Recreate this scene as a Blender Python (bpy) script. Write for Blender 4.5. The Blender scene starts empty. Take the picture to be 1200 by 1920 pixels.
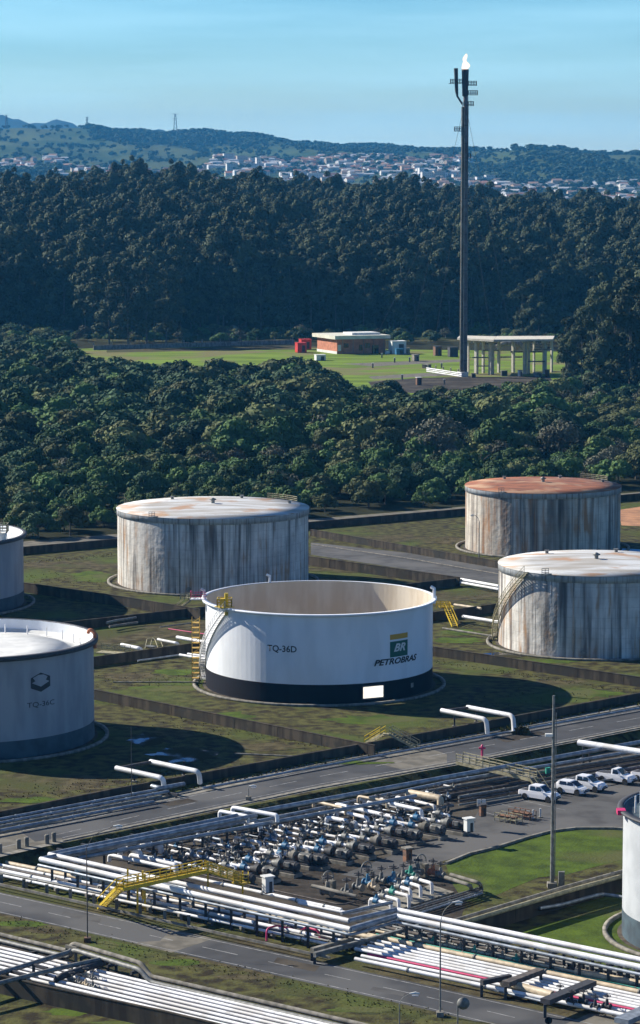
import bpy, math, random
import numpy as np
from mathutils import Vector, Matrix
R = math.radians
random.seed(7)
scene = bpy.context.scene
COL = scene.collection

# ------------------------------------------------------------------ camera
CAMH, FPX, PITCH = 81.6, 5500.0, math.atan(660 / 5500.0)
cam = bpy.data.cameras.new('camera'); camo = bpy.data.objects.new('camera', cam); COL.objects.link(camo)
camo.location = (0, 0, CAMH); camo.rotation_euler = (math.pi / 2 - PITCH, 0, 0)
cam.sensor_fit = 'HORIZONTAL'; cam.sensor_width = 36.0; cam.lens = 36.0 * FPX / 1200.0
cam.clip_start = 1.0; cam.clip_end = 60000
scene.camera = camo

# ------------------------------------------------------------------ light
SUN_EL, SUN_AZ = 31.0, -63.0            # azimuth clockwise from +Y
world = bpy.data.worlds.new('World'); scene.world = world; world.use_nodes = True
wn = world.node_tree; wn.nodes.clear()
wout = wn.nodes.new('ShaderNodeOutputWorld'); wbg = wn.nodes.new('ShaderNodeBackground')
sky = wn.nodes.new('ShaderNodeTexSky'); sky.sky_type = 'NISHITA'; sky.sun_disc = False
sky.sun_elevation = R(SUN_EL); sky.sun_rotation = R(SUN_AZ % 360)
sky.air_density = 1.0; sky.dust_density = 0.2; sky.ozone_density = 2.0; sky.altitude = 0
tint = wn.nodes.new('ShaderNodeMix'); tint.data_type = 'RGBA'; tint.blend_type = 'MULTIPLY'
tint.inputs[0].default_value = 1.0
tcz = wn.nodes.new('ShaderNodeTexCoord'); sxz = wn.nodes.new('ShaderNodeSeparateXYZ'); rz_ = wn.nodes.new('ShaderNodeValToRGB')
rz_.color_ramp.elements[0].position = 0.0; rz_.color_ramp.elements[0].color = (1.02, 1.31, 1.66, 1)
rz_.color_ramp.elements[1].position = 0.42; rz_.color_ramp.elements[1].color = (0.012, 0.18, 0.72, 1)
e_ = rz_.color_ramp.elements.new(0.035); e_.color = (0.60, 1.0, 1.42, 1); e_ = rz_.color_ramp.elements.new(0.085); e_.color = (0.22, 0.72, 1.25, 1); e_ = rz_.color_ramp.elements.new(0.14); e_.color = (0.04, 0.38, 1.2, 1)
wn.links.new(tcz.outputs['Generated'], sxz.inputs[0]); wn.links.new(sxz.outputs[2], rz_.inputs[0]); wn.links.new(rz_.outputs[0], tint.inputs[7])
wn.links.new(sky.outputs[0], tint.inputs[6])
# thin high cloud veils
tc = wn.nodes.new('ShaderNodeTexCoord'); mp = wn.nodes.new('ShaderNodeMapping'); mp.inputs['Scale'].default_value = (3, 3, 42)
mp.inputs['Rotation'].default_value = (0.02, 0.03, 0)
nz = wn.nodes.new('ShaderNodeTexNoise'); nz.inputs['Scale'].default_value = 1.6; nz.inputs['Detail'].default_value = 5
rp = wn.nodes.new('ShaderNodeValToRGB'); rp.color_ramp.elements[0].position = 0.45; rp.color_ramp.elements[1].position = 0.78
rp.color_ramp.elements[0].color = (0, 0, 0, 1); rp.color_ramp.elements[1].color = (0.5, 0.5, 0.5, 1)
cl = wn.nodes.new('ShaderNodeMix'); cl.data_type = 'RGBA'; cl.inputs[7].default_value = (6.6, 11.2, 13.2, 1)
wn.links.new(tc.outputs['Generated'], mp.inputs[0]); wn.links.new(mp.outputs[0], nz.inputs[0]); wn.links.new(nz.outputs[0], rp.inputs[0])
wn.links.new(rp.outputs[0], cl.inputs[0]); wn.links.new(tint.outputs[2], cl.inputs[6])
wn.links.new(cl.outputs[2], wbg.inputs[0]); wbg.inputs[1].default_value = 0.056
wn.links.new(wbg.outputs[0], wout.inputs[0])
sl = bpy.data.lights.new('sun', 'SUN'); sl.energy = 5.0; sl.angle = R(0.5); sl.color = (1.0, 0.94, 0.84)
so = bpy.data.objects.new('sun', sl); COL.objects.link(so); so.location = (-50, 50, 150)
sd = Vector((math.sin(R(SUN_AZ)) * math.cos(R(SUN_EL)), math.cos(R(SUN_AZ)) * math.cos(R(SUN_EL)), math.sin(R(SUN_EL))))
so.rotation_euler = sd.to_track_quat('Z', 'Y').to_euler()
vs = scene.view_settings; vs.view_transform = 'Standard'; vs.look = 'None'; vs.gamma = 1.0; vs.exposure = 0.82; vs.use_curve_mapping = False
scene.cycles.max_bounces = 5; scene.cycles.diffuse_bounces = 3; scene.cycles.glossy_bounces = 2
scene.cycles.transparent_max_bounces = 8; scene.cycles.volume_bounces = 0
scene.cycles.use_denoising = True

# ------------------------------------------------------------------ photo pixel (1200x1920) -> world on a level
_F = Vector((0, math.cos(PITCH), -math.sin(PITCH))); _U = Vector((0, math.sin(PITCH), math.cos(PITCH)))
def ray(px, py):
    return _F + Vector((1, 0, 0)) * ((px - 600) / FPX) + _U * ((960 - py) / FPX)
def W(px, py, z=0.0):
    d = ray(px, py); t = (z - CAMH) / d.z
    return Vector((d.x * t, d.y * t, z))
def atD(px, py, D):
    d = ray(px, py); t = D / d.y
    return Vector((d.x * t, D, CAMH + d.z * t))
def height_at(base, py):                # height of a vertical thing at base whose top shows at row py
    d = ray(600, py); return CAMH + d.z * base.y / d.y - base.z
ZY = -1.5                               # level of the yard on the near side of the upper road

# ------------------------------------------------------------------ materials
MATS = {}
def _n(nt, t, **kw):
    n = nt.nodes.new(t)
    for k, v in kw.items(): setattr(n, k, v)
    return n
def mat(name, color, rough=0.7, metal=0.0, var=0.0, scale=1.0, color2=None, stretch=(1, 1, 1), bump=0.0, bscale=None,
        objrand=0.0, lo=0.4, hi=0.6, color3=None, scale3=0.1, lo3=0.5, hi3=0.6, spec=0.5, detail=6.0):
    if name in MATS: return MATS[name]
    m = bpy.data.materials.new(name); m.use_nodes = True; nt = m.node_tree
    b = nt.nodes['Principled BSDF']; b.inputs['Roughness'].default_value = rough; b.inputs['Metallic'].default_value = metal
    b.inputs['Specular IOR Level'].default_value = spec
    c = (*color, 1); b.inputs['Base Color'].default_value = c
    src = None
    geo = _n(nt, 'ShaderNodeNewGeometry')
    def noise(sc, st, det=detail):
        mpn = _n(nt, 'ShaderNodeMapping'); mpn.inputs['Scale'].default_value = st
        nn = _n(nt, 'ShaderNodeTexNoise'); nn.inputs['Scale'].default_value = sc; nn.inputs['Detail'].default_value = det
        nt.links.new(geo.outputs['Position'], mpn.inputs[0]); nt.links.new(mpn.outputs[0], nn.inputs['Vector'])
        return nn.outputs['Fac']
    def mixby(fac, l, h, ca, cb):
        mr = _n(nt, 'ShaderNodeMapRange'); mr.inputs[1].default_value = l; mr.inputs[2].default_value = h
        nt.links.new(fac, mr.inputs[0])
        mx = _n(nt, 'ShaderNodeMix', data_type='RGBA'); nt.links.new(mr.outputs[0], mx.inputs[0])
        for i, cc in ((6, ca), (7, cb)):
            if isinstance(cc, tuple): mx.inputs[i].default_value = cc if len(cc) == 4 else (*cc, 1)
            else: nt.links.new(cc, mx.inputs[i])
        return mx.outputs[2]
    if color2 is None and var > 0: color2 = tuple(max(0, x * (1 - var)) for x in color)
    if color2 is not None:
        src = mixby(noise(scale, stretch), lo, hi, c, (*color2, 1))
    if color3 is not None:
        src = mixby(noise(scale3, (1, 1, 1), 3.0), lo3, hi3, src if src is not None else c, (*color3, 1))
    if objrand > 0:
        oi = _n(nt, 'ShaderNodeObjectInfo'); mr = _n(nt, 'ShaderNodeMapRange')
        mr.inputs[3].default_value = 1 - objrand; mr.inputs[4].default_value = 1 + objrand
        nt.links.new(oi.outputs['Random'], mr.inputs[0])
        hs = _n(nt, 'ShaderNodeHueSaturation'); nt.links.new(mr.outputs[0], hs.inputs['Value'])
        if src is not None: nt.links.new(src, hs.inputs['Color'])
        else: hs.inputs['Color'].default_value = c
        src = hs.outputs[0]
    if src is not None: nt.links.new(src, b.inputs['Base Color'])
    if bump > 0:
        bn = _n(nt, 'ShaderNodeBump'); bn.inputs['Strength'].default_value = 1.0; bn.inputs['Distance'].default_value = bump
        nt.links.new(noise(bscale or scale * 3, (1, 1, 1)), bn.inputs['Height']); nt.links.new(bn.outputs[0], b.inputs['Normal'])
    MATS[name] = m
    return m
def emis(name, color, s):
    m = bpy.data.materials.new(name); m.use_nodes = True; nt = m.node_tree; nt.nodes.clear()
    o = nt.nodes.new('ShaderNodeOutputMaterial'); e = nt.nodes.new('ShaderNodeEmission'); t = nt.nodes.new('ShaderNodeBsdfTransparent'); mx = nt.nodes.new('ShaderNodeMixShader')
    lw = nt.nodes.new('ShaderNodeLayerWeight'); lw.inputs[0].default_value = 0.35
    rr = nt.nodes.new('ShaderNodeMapRange'); rr.inputs[1].default_value = 0.0; rr.inputs[2].default_value = 0.9; rr.inputs[3].default_value = 0.15; rr.inputs[4].default_value = 1.0
    e.inputs[0].default_value = (*color, 1); e.inputs[1].default_value = s
    nt.links.new(lw.outputs['Facing'], rr.inputs[0]); nt.links.new(rr.outputs[0], mx.inputs[0])
    nt.links.new(e.outputs[0], mx.inputs[1]); nt.links.new(t.outputs[0], mx.inputs[2]); nt.links.new(mx.outputs[0], o.inputs[0])
    return m
def tank_mat(name, base, dark, rust, rustamt=0.5, darkamt=0.5, seam=1.7, sc=0.9):
    """weathered shell: vertical run-off streaks, rust, horizontal weld seams, small plate dents"""
    m = bpy.data.materials.new(name); m.use_nodes = True; nt = m.node_tree; L = nt.links
    b = nt.nodes['Principled BSDF']; b.inputs['Roughness'].default_value = 0.75; b.inputs['Specular IOR Level'].default_value = 0.25
    geo = _n(nt, 'ShaderNodeNewGeometry')
    def noise(sc_, st, off=(0, 0, 0), det=5.0):
        mpn = _n(nt, 'ShaderNodeMapping'); mpn.inputs['Scale'].default_value = st; mpn.inputs['Location'].default_value = off
        nn = _n(nt, 'ShaderNodeTexNoise'); nn.inputs['Scale'].default_value = sc_; nn.inputs['Detail'].default_value = det
        L.new(geo.outputs['Position'], mpn.inputs[0]); L.new(mpn.outputs[0], nn.inputs['Vector']); return nn.outputs['Fac']
    def step(v, l, h, o0=0.0, o1=1.0):
        mr = _n(nt, 'ShaderNodeMapRange'); mr.inputs[1].default_value = l; mr.inputs[2].default_value = h
        mr.inputs[3].default_value = o0; mr.inputs[4].default_value = o1; L.new(v, mr.inputs[0]); return mr.outputs[0]
    def mixc(f, a, c):
        mx = _n(nt, 'ShaderNodeMix', data_type='RGBA'); L.new(f, mx.inputs[0])
        if isinstance(a, tuple): mx.inputs[6].default_value = (*a, 1)
        else: L.new(a, mx.inputs[6])
        mx.inputs[7].default_value = (*c, 1); return mx.outputs[2]
    c = mixc(step(noise(0.25, (1, 1, 1)), 0.35, 0.65), base, tuple(x * 0.72 for x in base))
    def mul(a, b_):
        mm = _n(nt, 'ShaderNodeMath', operation='MULTIPLY'); L.new(a, mm.inputs[0]); L.new(b_, mm.inputs[1]); return mm.outputs[0]
    mask = step(noise(0.11, (1, 1, 0.45), (11, 5, 2), 3.0), 0.38, 0.58, 0.3, 1.0)
    mask2 = step(noise(0.16, (1, 1, 0.8), (41, 25, 12), 4.0), 0.42, 0.58, 0.0, 1.0)
    c = mixc(step(noise(0.9, (1, 1, 0.6), (4, 9, 3), 8.0), 0.55, 0.8, 0, 0.4), c, tuple(0.5 * x + 0.5 * y for x, y in zip(dark, rust)))
    c = mixc(mul(mask, step(noise(sc, (1, 1, 0.05)), 0.62 - 0.2 * darkamt, 0.72 - 0.1 * darkamt, 0, 0.92)), c, dark)
    c = mixc(step(noise(sc * 2.3, (1, 1, 0.03), (7, 3, 1)), 0.68 - 0.2 * darkamt, 0.76 - 0.1 * darkamt, 0, 0.8), c, tuple(x * 0.6 for x in dark))
    c = mixc(mul(mask2, step(noise(sc * 1.3, (1, 1, 0.10), (31, 17, 5)), 0.66 - 0.2 * rustamt, 0.78 - 0.15 * rustamt, 0, 0.85)), c, rust)
    sp = _n(nt, 'ShaderNodeSeparateXYZ'); L.new(geo.outputs['Position'], sp.inputs[0])
    md = _n(nt, 'ShaderNodeMath', operation='PINGPONG'); md.inputs[1].default_value = seam / 2; L.new(sp.outputs[2], md.inputs[0])
    c = mixc(step(md.outputs[0], 0.0, 0.05, 0.35, 0.0), c, dark)
    L.new(c, b.inputs['Base Color'])
    bn = _n(nt, 'ShaderNodeBump'); bn.inputs['Distance'].default_value = 0.12
    L.new(noise(0.8, (1, 1, 1), (3, 3, 3), 2.0), bn.inputs['Height']); L.new(bn.outputs[0], b.inputs['Normal'])
    return m
def road_mat(name, c1, c2, scale=0.15):
    return mat(name, c1, 0.9, color2=c2, scale=scale, lo=0.35, hi=0.7, bump=0.01, bscale=8, spec=0.2)

M = dict(
 asphalt=mat('asphalt', (0.066, 0.067, 0.070), 0.9, color2=(0.045, 0.046, 0.048), scale=0.35, color3=(0.095, 0.094, 0.092), scale3=0.06, spec=0.2, lo=0.3, hi=0.7),
 lot=mat('lot_asphalt', (0.092, 0.09, 0.086), 0.9, color2=(0.064, 0.062, 0.06), scale=0.4, color3=(0.11, 0.106, 0.10), scale3=0.08, spec=0.2),
 slab=mat('concrete_slab', (0.17, 0.155, 0.125), 0.9, color2=(0.11, 0.10, 0.08), scale=0.5, spec=0.2),
 conc=mat('concrete', (0.27, 0.25, 0.21), 0.9, color2=(0.15, 0.14, 0.115), scale=1.2, stretch=(1, 1, .4), spec=0.2),
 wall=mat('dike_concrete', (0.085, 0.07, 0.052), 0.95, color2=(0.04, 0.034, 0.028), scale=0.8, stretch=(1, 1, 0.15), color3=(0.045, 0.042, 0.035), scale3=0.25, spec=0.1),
 white=mat('white_lagging', (0.80, 0.80, 0.79), 0.45, color2=(0.42, 0.40, 0.36), scale=1.1, lo=0.55, hi=0.80, spec=0.35, color3=(0.62, 0.60, 0.56), scale3=0.25),
 cream=mat('cream_lagging', (0.62, 0.50, 0.33), 0.55, var=0.3, scale=1.5),
 pink=mat('magenta_paint', (0.62, 0.03, 0.14), 0.5, var=0.2, scale=2),
 alu=mat('dull_aluminium', (0.33, 0.37, 0.41), 0.5, metal=0.45, var=0.4, scale=1.2),  # dull aluminium; also the painted shade of white pipe runs
 grey=mat('grey_pipe', (0.23, 0.23, 0.21), 0.6, metal=0.2, var=0.4, scale=2.0),
 dull=mat('dull_brown_pipe', (0.12, 0.10, 0.085), 0.8, color2=(0.06, 0.05, 0.045), scale=2.0),
 steel=mat('dark_steel', (0.045, 0.045, 0.05), 0.7, var=0.3, scale=3),
 yellow=mat('yellow_paint', (0.62, 0.44, 0.02), 0.5, var=0.25, scale=3),
 ygrey=mat('faded_yellow_steel', (0.38, 0.34, 0.20), 0.7, var=0.4, scale=2),
 black=mat('black_paint', (0.007, 0.007, 0.012), 0.85, spec=0.15),
 band=mat('blue_grey_base_paint', (0.055, 0.09, 0.11), 0.8, color2=(0.035, 0.055, 0.07), scale=0.5),
 rubber=mat('tyre_rubber', (0.02, 0.02, 0.02), 0.9),
 glass=mat('dark_glass', (0.012, 0.016, 0.02), 0.08, spec=0.8),
 carp=mat('white_car_paint', (0.82, 0.82, 0.82), 0.25, spec=0.6),
 lamp=mat('lamp_lens', (0.5, 0.5, 0.48), 0.2),
 red=mat('red_paint', (0.60, 0.035, 0.03), 0.5, var=0.3, scale=1),
 orange=mat('orange_primer', (0.55, 0.18, 0.07), 0.7, var=0.3, scale=2),
 blue=mat('blue_paint', (0.03, 0.16, 0.30), 0.5, var=0.3, scale=2),
 teal=mat('green_paint', (0.03, 0.30, 0.22), 0.6, var=0.2, scale=2),
 paint=mat('road_paint', (0.36, 0.36, 0.35), 0.8, var=0.6, scale=1.2, lo=0.35, hi=0.65),
 grass=mat('rough_grass', (0.090, 0.088, 0.028), 0.95, color2=(0.028, 0.022, 0.012), scale=0.55, color3=(0.068, 0.092, 0.018), scale3=0.06, lo3=0.52, hi3=0.68, bump=0.12, bscale=2.5, spec=0.1, lo=0.38, hi=0.62),
 dry=mat('dry_grass', (0.095, 0.08, 0.04), 0.95, color2=(0.045, 0.036, 0.018), scale=0.5, color3=(0.06, 0.065, 0.02), scale3=0.06, bump=0.12, bscale=2.5, spec=0.1),
 bright=mat('bright_grass', (0.075, 0.115, 0.013), 0.95, color2=(0.04, 0.062, 0.010), scale=0.4, color3=(0.085, 0.09, 0.03), scale3=0.06, bump=0.1, bscale=2.5, spec=0.1, lo=0.35, hi=0.65),
 lawn=mat('far_lawn', (0.17, 0.25, 0.03), 0.95, color2=(0.10, 0.15, 0.02), scale=0.06, color3=(0.16, 0.15, 0.06), scale3=0.03, stretch=(.4, 2, 1), spec=0.1),
 dirt=mat('yard_gravel', (0.058, 0.048, 0.038), 0.95, color2=(0.032, 0.027, 0.022), scale=0.6, color3=(0.078, 0.067, 0.052), scale3=0.09, bump=0.04, bscale=3, spec=0.1),
 orangedirt=mat('orange_soil', (0.42, 0.20, 0.09), 0.95, var=0.4, scale=0.3),
 forestfloor=mat('forest_floor', (0.03, 0.032, 0.016), 0.95, var=0.4, scale=0.2, spec=0.05),
 hill=mat('hill_cover', (0.035, 0.06, 0.022), 0.95, color2=(0.065, 0.08, 0.03), scale=0.006, stretch=(1, .35, 1), color3=(0.085, 0.105, 0.042), scale3=0.0018, lo3=0.54, hi3=0.66, spec=0.05),
 mount=mat('far_mountain', (0.04, 0.06, 0.05), 0.95, var=0.3, scale=0.002, spec=0.05),
 bark=mat('bark', (0.16, 0.13, 0.10), 0.9, var=0.4, scale=2),
 palebark=mat('pale_bark', (0.12, 0.11, 0.09), 0.9, var=0.4, scale=1),
 brick=mat('red_brick_wall', (0.52, 0.20, 0.11), 0.9, var=0.25, scale=0.8),
 wroof=mat('pale_roof', (0.66, 0.64, 0.52), 0.8, var=0.2, scale=0.5),
 wwall=mat('white_plaster', (0.70, 0.70, 0.66), 0.8, var=0.15, scale=0.5),
 rustm=mat('rusty_metal', (0.22, 0.10, 0.05), 0.9, color2=(0.10, 0.06, 0.04), scale=2),
)
M['water'] = mat('puddle_water', (0.02, 0.025, 0.02), 0.04, spec=0.9, bump=0.004, bscale=3)
M['bluewater'] = mat('blue_liner', (0.03, 0.28, 0.50), 0.4)

# ------------------------------------------------------------------ mesh builder
class MB:
    def __init__(s): s.v, s.f, s.mi, s.sm = [], [], [], []
    def add(s, vs, fs, smooth=False, mi=0):
        b = len(s.v); s.v.extend([tuple(x) for x in vs])
        for f in fs: s.f.append(tuple(b + i for i in f)); s.sm.append(smooth); s.mi.append(mi)
    def box(s, c, size, rz=0.0, mi=0):
        c = Vector(c); hx, hy, hz = (x / 2 for x in size); ca, sa = math.cos(rz), math.sin(rz)
        vs = [(c.x + ca * x - sa * y, c.y + sa * x + ca * y, c.z + z) for z in (-hz, hz) for (x, y) in ((-hx, -hy), (hx, -hy), (hx, hy), (-hx, hy))]
        s.add(vs, [(3, 2, 1, 0), (4, 5, 6, 7), (0, 1, 5, 4), (1, 2, 6, 5), (2, 3, 7, 6), (3, 0, 4, 7)], mi=mi); return s
    def beam(s, p0, p1, w, h, mi=0):
        p0, p1 = Vector(p0), Vector(p1); d = (p1 - p0).normalized()
        side = d.cross(Vector((0, 0, 1)))
        side = Vector((1, 0, 0)) if side.length < 1e-3 else side.normalized()
        up = side.cross(d).normalized(); vs = []
        for p in (p0, p1):
            for a, b in ((-1, -1), (1, -1), (1, 1), (-1, 1)): vs.append(p + side * (a * w / 2) + up * (b * h / 2))
        s.add(vs, [(3, 2, 1, 0), (4, 5, 6, 7), (0, 1, 5, 4), (1, 2, 6, 5), (2, 3, 7, 6), (3, 0, 4, 7)], mi=mi); return s
    def tube(s, pts, r, n=10, mi=0, bend=0.0, caps=True):
        pts = [Vector(p) for p in pts]
        if bend > 0 and len(pts) > 2:                # rounded corners
            q = [pts[0]]
            for i in range(1, len(pts) - 1):
                a, b, c = pts[i - 1], pts[i], pts[i + 1]
                l = min(bend, (a - b).length * .45, (c - b).length * .45)
                p0 = b + (a - b).normalized() * l; p2 = b + (c - b).normalized() * l
                for k in range(5):
                    t = k / 4; q.append(p0 * (1 - t) ** 2 + b * 2 * t * (1 - t) + p2 * t * t)
            q.append(pts[-1]); pts = q
        rings = []
        rad = r if isinstance(r, (list, tuple)) else [r] * len(pts)
        prev = None
        for i, p in enumerate(pts):
            if i == 0: d = pts[1] - p
            elif i == len(pts) - 1: d = p - pts[-2]
            else: d = (pts[i + 1] - p).normalized() + (p - pts[i - 1]).normalized()
            d.normalize()
            if prev is None:
                u = d.cross(Vector((0, 0, 1)));
                if u.length < 1e-3: u = Vector((1, 0, 0))
            else: u = prev - d * prev.dot(d)
            u.normalize(); w = d.cross(u); prev = u
            rings.append([p + (u * math.cos(2 * math.pi * k / n) + w * math.sin(2 * math.pi * k / n)) * rad[i] for k in range(n)])
        vs = [v for rg in rings for v in rg]
        fs = [(i * n + k, i * n + (k + 1) % n, (i + 1) * n + (k + 1) % n, (i + 1) * n + k) for i in range(len(rings) - 1) for k in range(n)]
        s.add(vs, fs, True, mi)
        if caps:
            s.add(rings[0], [tuple(range(n))[::-1]], mi=mi); s.add(rings[-1], [tuple(range(n))], mi=mi)
        return s
    def lathe(s, prof, n=48, c=(0, 0, 0), a0=0.0, a1=2 * math.pi, smooth=True, mi=0):
        full = abs(a1 - a0 - 2 * math.pi) < 1e-6; m = n if full else n + 1; vs = []
        for k in range(m):
            a = a0 + (a1 - a0) * k / n
            for (r, z) in prof: vs.append((c[0] + r * math.sin(a), c[1] - r * math.cos(a), c[2] + z))
        L = len(prof); fs = []
        for k in range(n):
            k2 = (k + 1) % m
            for i in range(L - 1): fs.append((k * L + i, k2 * L + i, k2 * L + i + 1, k * L + i + 1))
        s.add(vs, fs, smooth, mi); return s
    def poly(s, pts, mi=0): s.add(pts, [tuple(range(len(pts)))], mi=mi); return s
    def prism(s, pts, h, mi=0):
        n = len(pts); pts = [Vector(p) for p in pts]
        vs = pts + [p + Vector((0, 0, h)) for p in pts]
        s.add(vs, [tuple(range(n))[::-1], tuple(range(n, 2 * n))] + [(i, (i + 1) % n, n + (i + 1) % n, n + i) for i in range(n)], mi=mi); return s
    def build(s, name, mats, origin=None):
        o0 = Vector(origin) if origin is not None else Vector((0, 0, 0))
        me = bpy.data.meshes.new(name)
        me.from_pydata([(x[0] - o0.x, x[1] - o0.y, x[2] - o0.z) for x in s.v], [], s.f)
        me.polygons.foreach_set('use_smooth', s.sm); me.polygons.foreach_set('material_index', s.mi)
        for m in (mats if isinstance(mats, (list, tuple)) else [mats]): me.materials.append(m)
        me.update()
        o = bpy.data.objects.new(name, me); COL.objects.link(o)
        o.location = o0
        return o
OFF = {}
def tag(o, label=None, cat=None, group=None, kind=None):
    if label: o['label'] = label
    if cat: o['category'] = cat
    if group: o['group'] = group
    if kind: o['kind'] = kind
    return o
def thing(name, label, cat, loc=(0, 0, 0), group=None):
    o = bpy.data.objects.new(name, None); COL.objects.link(o); o.location = loc
    OFF[o.name] = tuple(loc); o.empty_display_size = 0.5
    return tag(o, label, cat, group)
def part(mb, name, m, parent, label=None):
    # works for parts (parent Empty) and sub-parts (parent mesh, whose local frame equals the thing's)
    root = parent
    while root.parent: root = root.parent
    o0 = OFF.get(root.name, (0, 0, 0))
    o = mb.build(name, m, origin=o0); o.location = (0, 0, 0)
    o.parent = parent
    if label: o['label'] = label
    return o
def solo(mb, name, m, label, cat, origin, group=None):
    o = mb.build(name, m, origin=origin); OFF[o.name] = tuple(origin)
    return tag(o, label, cat, group)
def struct(name, mb, m): return tag(mb.build(name, m), kind='structure')
def dup(root, loc, rz=0.0, scale=1.0, label=None, group=None):
    r = root.copy(); COL.objects.link(r); r.location = loc; r.rotation_euler = (0, 0, rz)
    r.scale = (scale,) * 3 if not isinstance(scale, tuple) else scale
    if label: r['label'] = label
    if group: r['group'] = group
    for ch in root.children:
        c = ch.copy(); COL.objects.link(c); c.parent = r
        for g in ch.children:
            d = g.copy(); COL.objects.link(d); d.parent = c
    return r
def pxpoly(pts, z, rev=False):
    return [W(x, y, z) for x, y in pts]
ORD = ['first', 'second', 'third', 'fourth', 'fifth', 'sixth', 'seventh', 'eighth', 'ninth', 'tenth', 'eleventh', 'twelfth', 'thirteenth',
       'fourteenth', 'fifteenth', 'sixteenth', 'seventeenth', 'eighteenth', 'nineteenth', 'twentieth']
# ================================================================== SETTING
ZY = -1.7
_p0, _p1 = W(117, 1577), W(1200, 1362)
AX = (_p1 - _p0).normalized(); NX = Vector((AX.y, -AX.x, 0))      # along the upper road / towards the yard
BX = (W(660, 1745, 0) - W(80, 1612, 0)).normalized()                # along the pipe racks and the lower road
def ground():
    mb = MB(); t = _p0 + NX * 0.9; b = _p0 + NX * 3.2; b.z = ZY; Lg = 45000
    t0, t1, b0, b1 = t - AX * Lg, t + AX * Lg, b - AX * Lg, b + AX * Lg
    mb.add([t0, t1, t1 - NX * Lg, t0 - NX * Lg], [(0, 1, 2, 3)])
    mb.add([b0, b1, b1 + NX * 3000, b0 + NX * 3000], [(3, 2, 1, 0)])
    n = 400                                                        # bank between the two levels
    rnd = random.Random(3); vs = []
    for i in range(n + 1):
        s = -80 + 240 * i / n; j = rnd.uniform(-.25, .25)
        vs += [t + AX * s, (t + b) / 2 + AX * s + Vector((j * .5, j * .3, j)), b + AX * s]
    mb.add([t0, t0 + (b - t) / 2, b0] + vs + [t1, t1 + (b - t) / 2, b1],
           [q for i in range(n + 2) for q in ((3 * i, 3 * i + 1, 3 * i + 4, 3 * i + 3), (3 * i + 1, 3 * i + 2, 3 * i + 5, 3 * i + 4))])
    return struct('ground', mb, M['grass'])
ground()
_lv = {}
def sheet(name, pts, m, lv=1, base=0.0):
    return struct(name, MB().poly(pxpoly(pts, base + 0.006 * lv)), M[m])
def blob(cx, cy, rx, ry, n=18, seed=0, j=.25):
    r = random.Random(seed); return [(cx + rx * (1 + r.uniform(-j, j)) * math.cos(2 * math.pi * k / n), cy + ry * (1 + r.uniform(-j, j)) * math.sin(2 * math.pi * k / n)) for k in range(n)]

# upper road
def line_pts(a, b): return a, b
ru = [(-80, 1585), (400, 1481), (600, 1438), (900, 1383), (1280, 1315)]
rl = [(1280, 1347), (860, 1428), (600, 1473), (400, 1514), (117, 1574), (-80, 1619)]
sheet('upper_road', ru + rl, 'asphalt', 2)
sheet('upper_road_verge', [(-80, 1574), (400, 1470), (600, 1428), (900, 1374), (1280, 1305), (1280, 1352), (860, 1434), (600, 1480), (400, 1521), (117, 1580), (-80, 1625)], 'conc', 1)
sheet('road_patch', [(-80, 1587), (38, 1559), (66, 1578), (116, 1571), (117, 1574), (-80, 1619)], 'slab', 3)
sheet('road_patch', [(735, 1412), (800, 1402), (838, 1414), (838, 1431), (760, 1444), (700, 1430)], 'slab', 3)
for k_, pp in enumerate([[(300, 1506), (352, 1497), (372, 1502), (318, 1512)], [(520, 1462), (560, 1455), (572, 1459), (532, 1466)], [(930, 1385), (1010, 1371), (1030, 1377), (948, 1392)]]): sheet('road_repair', pp, 'lot' if k_ % 2 else 'dirt', 3)
for k_, pp in enumerate([[(120, 1708), (190, 1722), (186, 1730), (114, 1716)], [(520, 1795), (600, 1812), (590, 1822), (512, 1805)], [(700, 1850), (760, 1862), (756, 1868), (694, 1856)]]): sheet('road_repair', pp, 'dirt' if k_ % 2 else 'lot', 3, ZY)
def lines(name, pts, w, z, dash=None, m='paint'):
    mb = MB()
    ws = [W(x, y, z) for x, y in pts]
    for a, b in zip(ws[:-1], ws[1:]):
        d = (b - a); L = d.length; d.normalize(); s = Vector((-d.y, d.x, 0)) * w / 2
        if dash:
            t = 0.0
            while t < L:
                e = min(t + dash[0], L); mb.poly([a + d * t - s, a + d * e - s, a + d * e + s, a + d * t + s]); t += dash[0] + dash[1]
        else: mb.poly([a - s, b - s, b + s, a + s])
    return struct(name, mb, M[m])
lines('road_markings', [(-80, 1588), (400, 1483.5), (600, 1441), (900, 1386), (1280, 1317.5)], .14, .022)
lines('road_markings', [(117, 1570.5), (400, 1511), (600, 1470), (860, 1425), (1280, 1344.5)], .14, .022)
lines('road_markings', [(-20, 1594), (400, 1497), (600, 1455.5), (880, 1404), (1280, 1331)], .14, .022, (5, 5))
# kerb of the upper road
def kerb(pts, z, h=.14, w=.25, name='kerb', m='conc'):
    mb = MB()
    ws = [W(x, y, z) for x, y in pts]
    for a, b in zip(ws[:-1], ws[1:]): mb.beam(a + Vector((0, 0, h / 2)), b + Vector((0, 0, h / 2)), w, h)
    return struct(name, mb, M[m])
kerb([(117, 1578), (400, 1519), (600, 1478), (860, 1432), (1280, 1350)], 0)
kerb([(-80, 1580), (400, 1476), (600, 1434), (900, 1379), (1280, 1310)], 0)

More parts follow.
